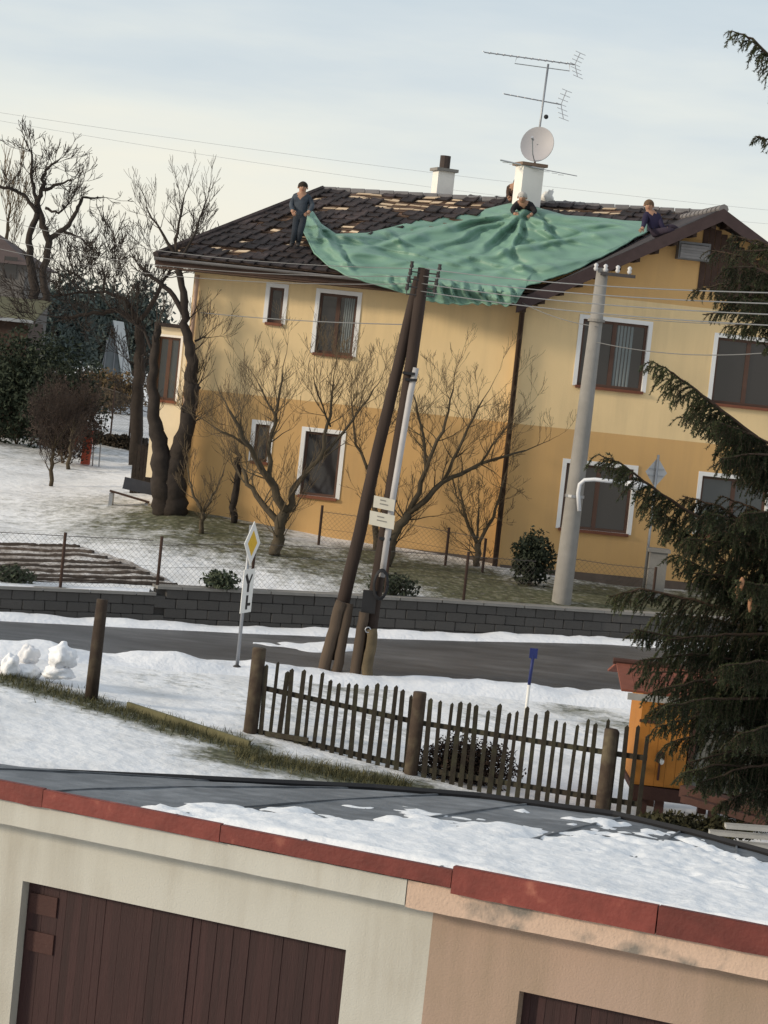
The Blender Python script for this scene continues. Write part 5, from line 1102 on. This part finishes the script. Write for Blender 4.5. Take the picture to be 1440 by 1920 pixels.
# bench and compost boards at the big tree
bn = G(240, 948, 50); y = bn.y; be = thing('bench', bn, 'low dark wooden bench left of the pollarded tree', 'bench')
for k in range(3): 
    b = MB(); b.beam(P(206, 920, y-.2+.16*k), P(280, 942, y-.2+.16*k), .13, .045); b.build('seat_slat', M_dkwood, be)
b = MB(); b.beam(P(232, 905, y+.3), P(288, 918, y+.3), .04, .30); b.build('backrest', mat('slate_blue_board', (.045, .05, .065), .8, .2, 5, .1), be)
for u, v in ((210, 924), (276, 943)):
    b = MB(); p = P(u, v, y); b.beam(Vector((p.x, y, gz(p.x, y)-.05)), p, .09, .35, up=Vector((0, 1, 0))); b.build('leg', M_metal, be)
cbx = thing('compost_bin', G(268, 930, 50), 'dark weathered board bin behind the bench', 'compost bin'); y = cbx.location.y+.5; w0, w1 = P(246, 900, y), P(300, 900, y); zb_ = gz(w0.x, y)-.1
for k in range(8):
    for dy in (0, 1.1):
        b = MB(); x_ = w0.x+(w1.x-w0.x)*k/8; b.obb(Vector((x_, y+dy, zb_)), Vector(((w1.x-w0.x)/8.6, 0, 0)), Vector((0, .03, 0)), Z*(1.35+rng.uniform(-.08, .08))); b.build('board', M_bark, cbx)
for x_ in (w0.x, w1.x):
    b = MB(); b.obb(Vector((x_-.02, y+.04, zb_)), Vector((.04, 0, 0)), Vector((0, 1.05, 0)), Z*1.2); b.build('side_panel', M_bark, cbx)
# furrowed vegetable bed
M_soil = mat('damp_brown_soil', (.060, .045, .036), .95, .3, 6, .6, 12, col2=(.12, .10, .085), mix=.6, sharp=.08)
vb = thing('vegetable_bed', G(120, 1070, 46), 'furrowed brown vegetable bed behind the wire fence', 'garden bed')
bedm = MB(); c4 = [G(-60, 1016, 45.2), G(150, 1026, 45.4), G(335, 1100, 45.6), G(300, 1108, 45.6), G(-60, 1094, 45)]
def bedp(a, c_):
    p = c4[0].lerp(c4[4], c_).lerp((c4[1].lerp(c4[2], c_)), a); return onG(p.x, p.y, .018+.02*mnoise.noise((p.x*3, p.y*3, 6)))
bedm.grid(bedp, 40, 24); bedm.build('soil', mat('snow_dusted_soil', (.30, .26, .23), .95, .25, 6, .6, 12, col2=(.60, .58, .57), mix=.52, sharp=.10), vb, True)
r0 = [(-60, 1016+k*11) for k in range(8)]; r1 = [(150+26*k, 1028+10.2*k) for k in range(8)]
for (a, c) in zip(r0, r1):
    p, q_ = G(*a, 45.2), G(*c, 45.6); b = MB(); n_ = 40; L_ = (q_-p).length
    b.tube([onG(*(p.lerp(q_, k/n_).xy), .0)+Vector((0, .02*mnoise.noise((k*.8, a[1], 0)), .02*mnoise.noise((k*1.3, a[1], 5)))) for k in range(n_+1)], [.07+.02*mnoise.noise((k*.9, 3, a[1])) for k in range(n_+1)], 8)
    b.build('soil_ridge', M_soil, vb, True)
# low mesh fence and boards at the foot of the house
hp_ = [P(598, 1012, 53.0), P(700, 1040, 52.8), P(835, 1056, 52.4), P(905, 1066, 52.2)]; hp_ = [onG(p.x, p.y) for p in hp_]
wire_fence('low mesh fence along the foot of the sunlit house wall', hp_, .8, [(hp_[0], .95), (hp_[2], .9), (hp_[3], .8)])
hp_ = [P(1072, 1096, 51.5), P(1140, 1100, 51.6), P(1225, 1108, 51.8)]; hp_ = [onG(p.x, p.y) for p in hp_]
wire_fence('low mesh fence right of the concrete pole', hp_, .75, [(hp_[0], .9), (hp_[2], .8)])
pg = G(1225, 1118, 50); b = MB(); b.box(pg+Z*.4, (.42, .42, 1.3)); gp = thing('gate_pillar', pg, 'stout grey gate pillar half hidden by the spruce', 'pillar'); b.build('shaft', M_conc, gp); b = MB(); b.box(pg+Z*1.09, (.52, .52, .08)); b.build('cap', M_conc, gp)
# ------------------------------------------------------------------ SPRUCE on the right
M_ndl = mat('spruce_needles', (.026, .036, .016), .75, .45, 3, 0, col2=(.055, .062, .025), mix=.58); M_sbr = mat('spruce_bark', (.07, .045, .032), .9, .3, 8, .4); M_cone = mat('spruce_cone', (.30, .15, .08), .8, .2, 10, .2)
YS = 29.6; sx = P(1600, 900, YS).x; sb = onG(sx, YS)
sp_ = thing('spruce_tree', sb, 'large dark spruce with drooping twigs at the right edge', 'spruce')
b = MB(); b.tube([sb-Z*.3, sb+Z*3, sb+Z*7, sb+Z*12, sb+Z*16], [.26, .22, .17, .09, .02], 14); b.build('trunk', M_sbr, sp_, True)
nd = MB(); wd_ = MB()
def needles(p, q, dens=1.0, nl=.036):
    d = q-p; L_ = d.length
    if L_ < 1e-4: return
    d /= L_; o1 = d.orthogonal().normalized(); o2 = d.cross(o1); n_ = max(2, int(L_*230*dens))
    for k in range(n_):
        a = rng.uniform(0, 6.283); s_ = (o1*math.cos(a)+o2*math.sin(a)); c = p+d*(L_*rng.random()); t = d*.55+s_*.85; w_ = d.cross(s_)*.0075
        nd.face([c-w_, c+w_, c+t*nl*rng.uniform(.8, 1.3)])
def twig(p, d, ln, droop, dens):
    n_ = 4; pts = [p]; dd = d.normalized()
    for k in range(n_): dd = (dd - Z*droop + rdir()*.10).normalized(); pts.append(pts[-1]+dd*ln/n_)
    wd_.tube(pts, [.007, .006, .005, .004, .003], 3, cap=False)
    for a, c in zip(pts[:-1], pts[1:]): needles(a, c, dens)
    return pts
def branch(pts, r0=.035, tl=.34, side=.55, droop=.42, step=.07, dens=1.0, t0=.0, sub=True):
    """pts from trunk to tip"""
    n_ = 5; PT = []
    for i in range(len(pts)-1):
        for k in range(n_): PT.append(pts[i].lerp(pts[i+1], k/n_)+rdir()*.012)
    PT.append(pts[-1]); N_ = len(PT); wd_.tube(PT, [max(.006, r0*(1-.85*k/N_)) for k in range(N_)], 6)
    for i in range(N_-1):
        a, c = PT[i], PT[i+1]; f_ = i/(N_-1)
        if f_ < t0: continue
        if f_ > .45: needles(a, c, dens)
        d = (c-a).normalized(); sd = d.cross(Z).normalized(); m = max(1, int((c-a).length/step))
        for k in range(m):
            p = a.lerp(c, (k+rng.random())/m); ln = tl*(1.15-.75*f_)*rng.uniform(.6, 1.2)
            for s_ in (-1, 1):
                if rng.random() < .12: continue
                dr = (d*.55+sd*s_*side*rng.uniform(.6, 1.3)-Z*.15)
                tw = twig(p, dr, ln, droop*rng.uniform(.6, 1.3), dens)
                if sub and ln > .2:
                    for _ in range(2):
                        q = tw[rng.randrange(1, 4)]; twig(q, dr+rdir()*.8-Z*.3, ln*.5, droop, dens)
            if rng.random() < .6: twig(p, d*.25-Z+rdir()*.25, ln*.9, .15, dens)
BR = [([(1600, 330), (1480, 150), (1410, 72), (1372, 58)], .0, .30, .9), ([(1600, 520), (1500, 300), (1440, 262), (1418, 256)], .0, .26, .9), 
      ([(1600, 660), (1480, 560), (1380, 528), (1300, 545)], -.6, .34, .8), ([(1600, 640), (1460, 520), (1390, 480), (1330, 470)], .5, .32, .7), ([(1600, 720), (1480, 600), (1400, 575), (1318, 590)], .2, .34, .8), ([(1600, 600), (1500, 500), (1440, 470), (1380, 470)], -.4, .3, .7),
      ([(1600, 930), (1440, 838), (1330, 752), (1262, 700), (1225, 678)], -.3, .50, 1), ([(1600, 960), (1470, 860), (1380, 800), (1300, 775)], .5, .45, 1), ([(1600, 900), (1500, 860), (1420, 850), (1350, 860)], -1.2, .5, 1),
      ([(1600, 1130), (1440, 1040), (1320, 978), (1220, 912), (1160, 868), (1124, 852)], -.2, .48, 1), ([(1600, 1120), (1450, 1020), (1350, 950), (1280, 930)], .6, .5, 1), ([(1600, 1140), (1480, 1060), (1380, 1020), (1290, 1010)], -1.0, .5, 1.1),
      ([(1600, 1210), (1440, 1165), (1300, 1125), (1200, 1105), (1140, 1118)], -.3, .42, 1), ([(1600, 1240), (1450, 1190), (1330, 1160), (1230, 1150)], .6, .5, 1.1), ([(1600, 1230), (1480, 1190), (1360, 1190), (1250, 1200)], -1.1, .5, 1.1),
      ([(1600, 1330), (1440, 1290), (1310, 1260), (1210, 1260)], .2, .42, 1), ([(1600, 1350), (1440, 1300), (1330, 1290), (1225, 1330)], -.9, .45, 1), ([(1600, 1420), (1460, 1380), (1330, 1370), (1250, 1395)], -.2, .42, 1), ([(1600, 1440), (1470, 1420), (1370, 1410), (1290, 1430)], -1.0, .42, 1), ([(1600, 1480), (1480, 1450), (1400, 1450), (1330, 1475)], .3, .36, .9), ([(1600, 1330), (1500, 1310), (1400, 1320), (1300, 1330)], .9, .45, 1),
      ([(1600, 1290), (1430, 1245), (1300, 1225), (1200, 1238)], -1.2, .40, 1.1), ([(1600, 1310), (1430, 1280), (1320, 1275), (1228, 1295)], -1.4, .40, 1.1), ([(1600, 1270), (1450, 1230), (1330, 1205), (1190, 1180)], -.8, .42, 1.1), ([(1600, 1390), (1440, 1350), (1330, 1340), (1232, 1362)], -1.3, .40, 1.1), ([(1600, 1450), (1470, 1430), (1390, 1440), (1310, 1470)], -1.4, .40, 1.1), ([(1600, 1500), (1500, 1480), (1420, 1480), (1350, 1505)], -1.2, .36, 1.1), ([(1600, 1100), (1480, 1020), (1390, 980), (1320, 960)], -1.4, .5, 1.1), ([(1600, 1080), (1500, 1000), (1410, 950), (1350, 930)], .2, .5, 1.1), ([(1600, 1160), (1470, 1110), (1370, 1080), (1300, 1075)], -.6, .5, 1.1), ([(1600, 1250), (1480, 1220), (1390, 1210), (1290, 1225)], .9, .5, 1.1), ([(1600, 1430), (1500, 1400), (1420, 1395), (1340, 1410)], .8, .45, 1.1), ([(1600, 940), (1490, 860), (1410, 815), (1340, 790)], -.8, .5, 1),
      ([(1600, 640), (1490, 540), (1410, 500), (1352, 505)], -.9, .36, 1), ([(1600, 690), (1490, 590), (1410, 555), (1345, 560)], -.2, .36, 1), ([(1600, 730), (1500, 640), (1430, 605), (1360, 612)], .6, .36, 1), ([(1600, 590), (1500, 500), (1430, 455), (1372, 440)], .2, .34, .9), ([(1600, 700), (1510, 610), (1450, 570), (1395, 560)], -1.4, .36, 1), ([(1600, 960), (1480, 880), (1390, 800), (1310, 740)], .1, .52, 1), ([(1600, 970), (1500, 900), (1420, 850), (1360, 830)], -.5, .55, 1.1), ([(1600, 1180), (1450, 1110), (1340, 1040), (1240, 960)], .2, .5, 1.1), ([(1600, 1190), (1460, 1130), (1360, 1090), (1270, 1040)], -.4, .5, 1.1), ([(1600, 1470), (1450, 1440), (1340, 1435), (1275, 1452)], -1.5, .36, 1.1), ([(1600, 1340), (1440, 1310), (1330, 1310), (1245, 1325)], -1.8, .4, 1.1),
      ([(1600, 1050), (1500, 980), (1440, 960), (1390, 965)], -1.6, .5, 1), ([(1600, 1280), (1500, 1250), (1420, 1240), (1350, 1250)], -1.8, .5, 1.1), ([(1600, 1400), (1520, 1370), (1440, 1360), (1380, 1380)], -1.8, .45, 1.0), ([(1600, 1180), (1520, 1120), (1440, 1100), (1380, 1090)], -1.7, .5, 1.1), ([(1600, 980), (1520, 900), (1440, 860), (1400, 880)], .9, .5, .9)]
for px, dy, tl, dn in BR:
    n_ = len(px); pts = [P(u, v, YS+dy*(k/(n_-1))) for k, (u, v) in enumerate(px)]; pts[0] = Vector((sx, YS, pts[0].z)); branch(pts, tl=tl*1.25, dens=dn, step=.052)
for k in range(46):      # branches to the back, the right and the front that thicken the lower crown
    h_ = rng.uniform(.7, 9.5); a = rng.uniform(-1.2, 2.6); L_ = 2.6-.16*h_; st = Vector((sx, YS, sb.z+h_)); d = Vector((math.cos(a), math.sin(a), 0)); branch([st, st+d*L_*.5-Z*.25, st+d*L_-Z*.1], tl=.45, dens=.6, sub=False, step=.11)
wd_.build('branches', M_sbr, sp_, True); kind(nd.build('crown', M_ndl, sp_), 'stuff')
cn = MB(); cn.tube([(0, 0, 0), (0, 0, -.03), (0, 0, -.08), (0, 0, -.125)], [.008, .022, .02, .006], 8); cm = cn.mesh('cone', M_cone, smooth=True)
for u, v, dy in ((1392, 1082, -1.6), (1408, 1120, -1.6), (1385, 1095, -1.5)):
    inst('cone', cm, Matrix.Translation(P(u, v, YS+dy)) @ Matrix.Rotation(rng.gauss(0, .2), 4, 'X') @ Matrix.Scale(1.5, 4), sp_)

# ------------------------------------------------------------------ ORANGE HUT at the end of the fence
M_or = mat('orange_painted_board', (.43, .175, .032), .75, .14, 4, .2, 25); M_hb = mat('red_brown_beam', (.060, .028, .022), .85, .3, 6, .3); M_hr = mat('rusty_tile_roof', (.20, .065, .04), .85, .25, 5, .3); M_hg = mat('grey_weathered_board', (.13, .13, .12), .9, .2, 6, .3)
YH = 33.4; HB = P(1188, 1470, YH); zg = gz(HB.x, YH); HT = P(1188, 1290, YH).z
hu = thing('garden_hut', Vector((HB.x+1, YH+.6, zg)), 'orange garden hut on short stilts partly behind the spruce', 'hut')
wdt = P(1282, 1470, YH).x-HB.x; xk = HB.x; full = 2.3
for k in range(5):
    b = MB(); w_ = wdt/5; b.obb(Vector((xk+k*w_, YH, HB.z)), Vector((w_*.97, 0, 0)), Vector((0, .03, 0)), Z*(HT-HB.z)); b.build('orange_board', M_or, hu)
b = MB(); b.obb(Vector((xk, YH+.03, HB.z)), Vector((0, 1.4, 0)), Vector((.03, 0, 0)), Z*(HT-HB.z)); b.build('side_wall', M_or, hu)
b = MB(); b.obb(Vector((xk+wdt+.02, YH-.01, HB.z)), Vector((.09, 0, 0)), Vector((0, .07, 0)), Z*(HT-HB.z)); b.build('corner_post', M_hb, hu)
for k in range(9):
    b = MB(); w_ = (full-wdt-.12)/9; b.obb(Vector((xk+wdt+.12+k*w_, YH+.01, HB.z)), Vector((w_*.96, 0, 0)), Vector((0, .03, 0)), Z*(HT-HB.z)); b.build('grey_board', M_hg, hu)
b = MB(); b.obb(Vector((xk+.05, YH+.06, HB.z)), Vector((full-.1, 0, 0)), Vector((0, 1.36, 0)), Z*(HT-HB.z)); b.build('inner_shell', M_hb, hu)
b = MB(); b.obb(Vector((xk-.02, YH-.02, HB.z+.95)), Vector((wdt*.45, 0, 0)), Vector((0, .02, 0)), Z*.04); b.build('cross_batten', M_hb, hu)
b = MB(); c = P(1238, 1420, YH-.02); b.ball(c, (.07, .05, .10), 10, 8); b.tube([c, c-Z*.35], .018, 5); b.build('letter_hook', M_hb, hu)
b = MB(); c = P(1241, 1428, YH-.08); b.ball(c, (.035, .02, .05), 8, 6); b.build('white_tag', M_sw, hu)
b = MB(); b.obb(Vector((xk-.03, YH-.05, HB.z-.20)), Vector((full+.1, 0, -.05)), Vector((0, .12, 0)), Z*.19); b.build('base_beam', M_hb, hu)
b = MB(); b.obb(Vector((xk-.03, YH+.1, HB.z-.10)), Vector((full+.1, 0, 0)), Vector((0, 1.3, 0)), Z*.09); b.build('floor', M_hb, hu)
for u in (1200, 1232, 1335, 1400):
    for dy in (.08, 1.2):
        x_ = P(u, 1490, YH).x; b = MB(); b.obb(Vector((x_, YH+dy, zg-.2)), Vector((.13, 0, 0)), Vector((0, .13, 0)), Z*(HB.z-.1-zg+.2)); b.build('stilt', M_hb, hu)
b = MB(); rl, rr2 = xk-.38, xk+full+.3; ez, rz = HT-.02, HT+.24; yf, ym, yb = YH-.35, YH+.75, YH+1.85
for k in range(14):
    x0 = rl+(rr2-rl)*k/14; w_ = (rr2-rl)/14*.97
    b = MB(); b.obb(Vector((x0, yf, ez)), Vector((w_, 0, 0)), Vector((0, ym-yf, rz-ez)), Z*.035); b.build('roof_strip', M_hr, hu)
    b = MB(); b.obb(Vector((x0, ym, rz)), Vector((w_, 0, 0)), Vector((0, yb-ym, ez-rz)), Z*.035); b.build('roof_strip', M_hr, hu)
b = MB(); b.tube([(rl-.05, ym, rz+.05), (rr2, ym, rz+.05)], .05, 8); b.build('ridge_pole', M_hb, hu)
b = MB(); b.obb(Vector((rl+.1, yf-.03, ez-.11)), Vector((rr2-rl-.1, 0, 0)), Vector((0, .03, 0)), Z*.10); b.build('eave_board', mat('pale_eave_board', (.34, .33, .31), .9, .15, 6, .2), hu)
# plank pile with moss below the hut
pk = thing('plank_stack', P(1390, 1530, 30.5), 'pale weathered planks lying behind the garage roof at the right', 'planks')
for k, (u0, v0, u1, v1) in enumerate(((1330, 1560, 1470, 1572), (1340, 1578, 1480, 1590), (1360, 1548, 1470, 1556))):
    b = MB(); b.beam(P(u0, v0, 28.5-.3*k), P(u1, v1, 28.5-.3*k), .16, .05); b.build('plank', mat('pale_weathered_plank', (.36, .35, .33), .9, .15, 5, .3), pk)
bm_ = thing('beam', P(1300, 1500, 32), 'long red brown beam leaning down to the right under the spruce', 'beam')
b = MB(); b.beam(P(1282, 1482, 32.2), P(1440, 1528, 31.2), .22, .16); b.build('timber', M_hb, bm_); b = MB(); b.beam(P(1282, 1497, 32.0), P(1440, 1543, 31.0), .16, .10); b.build('timber', M_hb, bm_)
for u, v, w_ in ((1250, 1540, .35), (1300, 1545, .45), (1370, 1548, .4), (1215, 1545, .25)):
    c = P(u, v, 31.6); bush({1250: 'mossy dark tuft under the left part of the orange hut', 1300: 'broad mossy tuft under the red brown beam', 1370: 'mossy tuft beside the pale planks', 1215: 'smallest mossy tuft at the right end of the picket fence'}[u], c-Z*.2, w_, .3, .16, 800, mat('moss_and_litter', (.045, .042, .02), .95, .35, 6, 0), .05, 'moss_tuft')
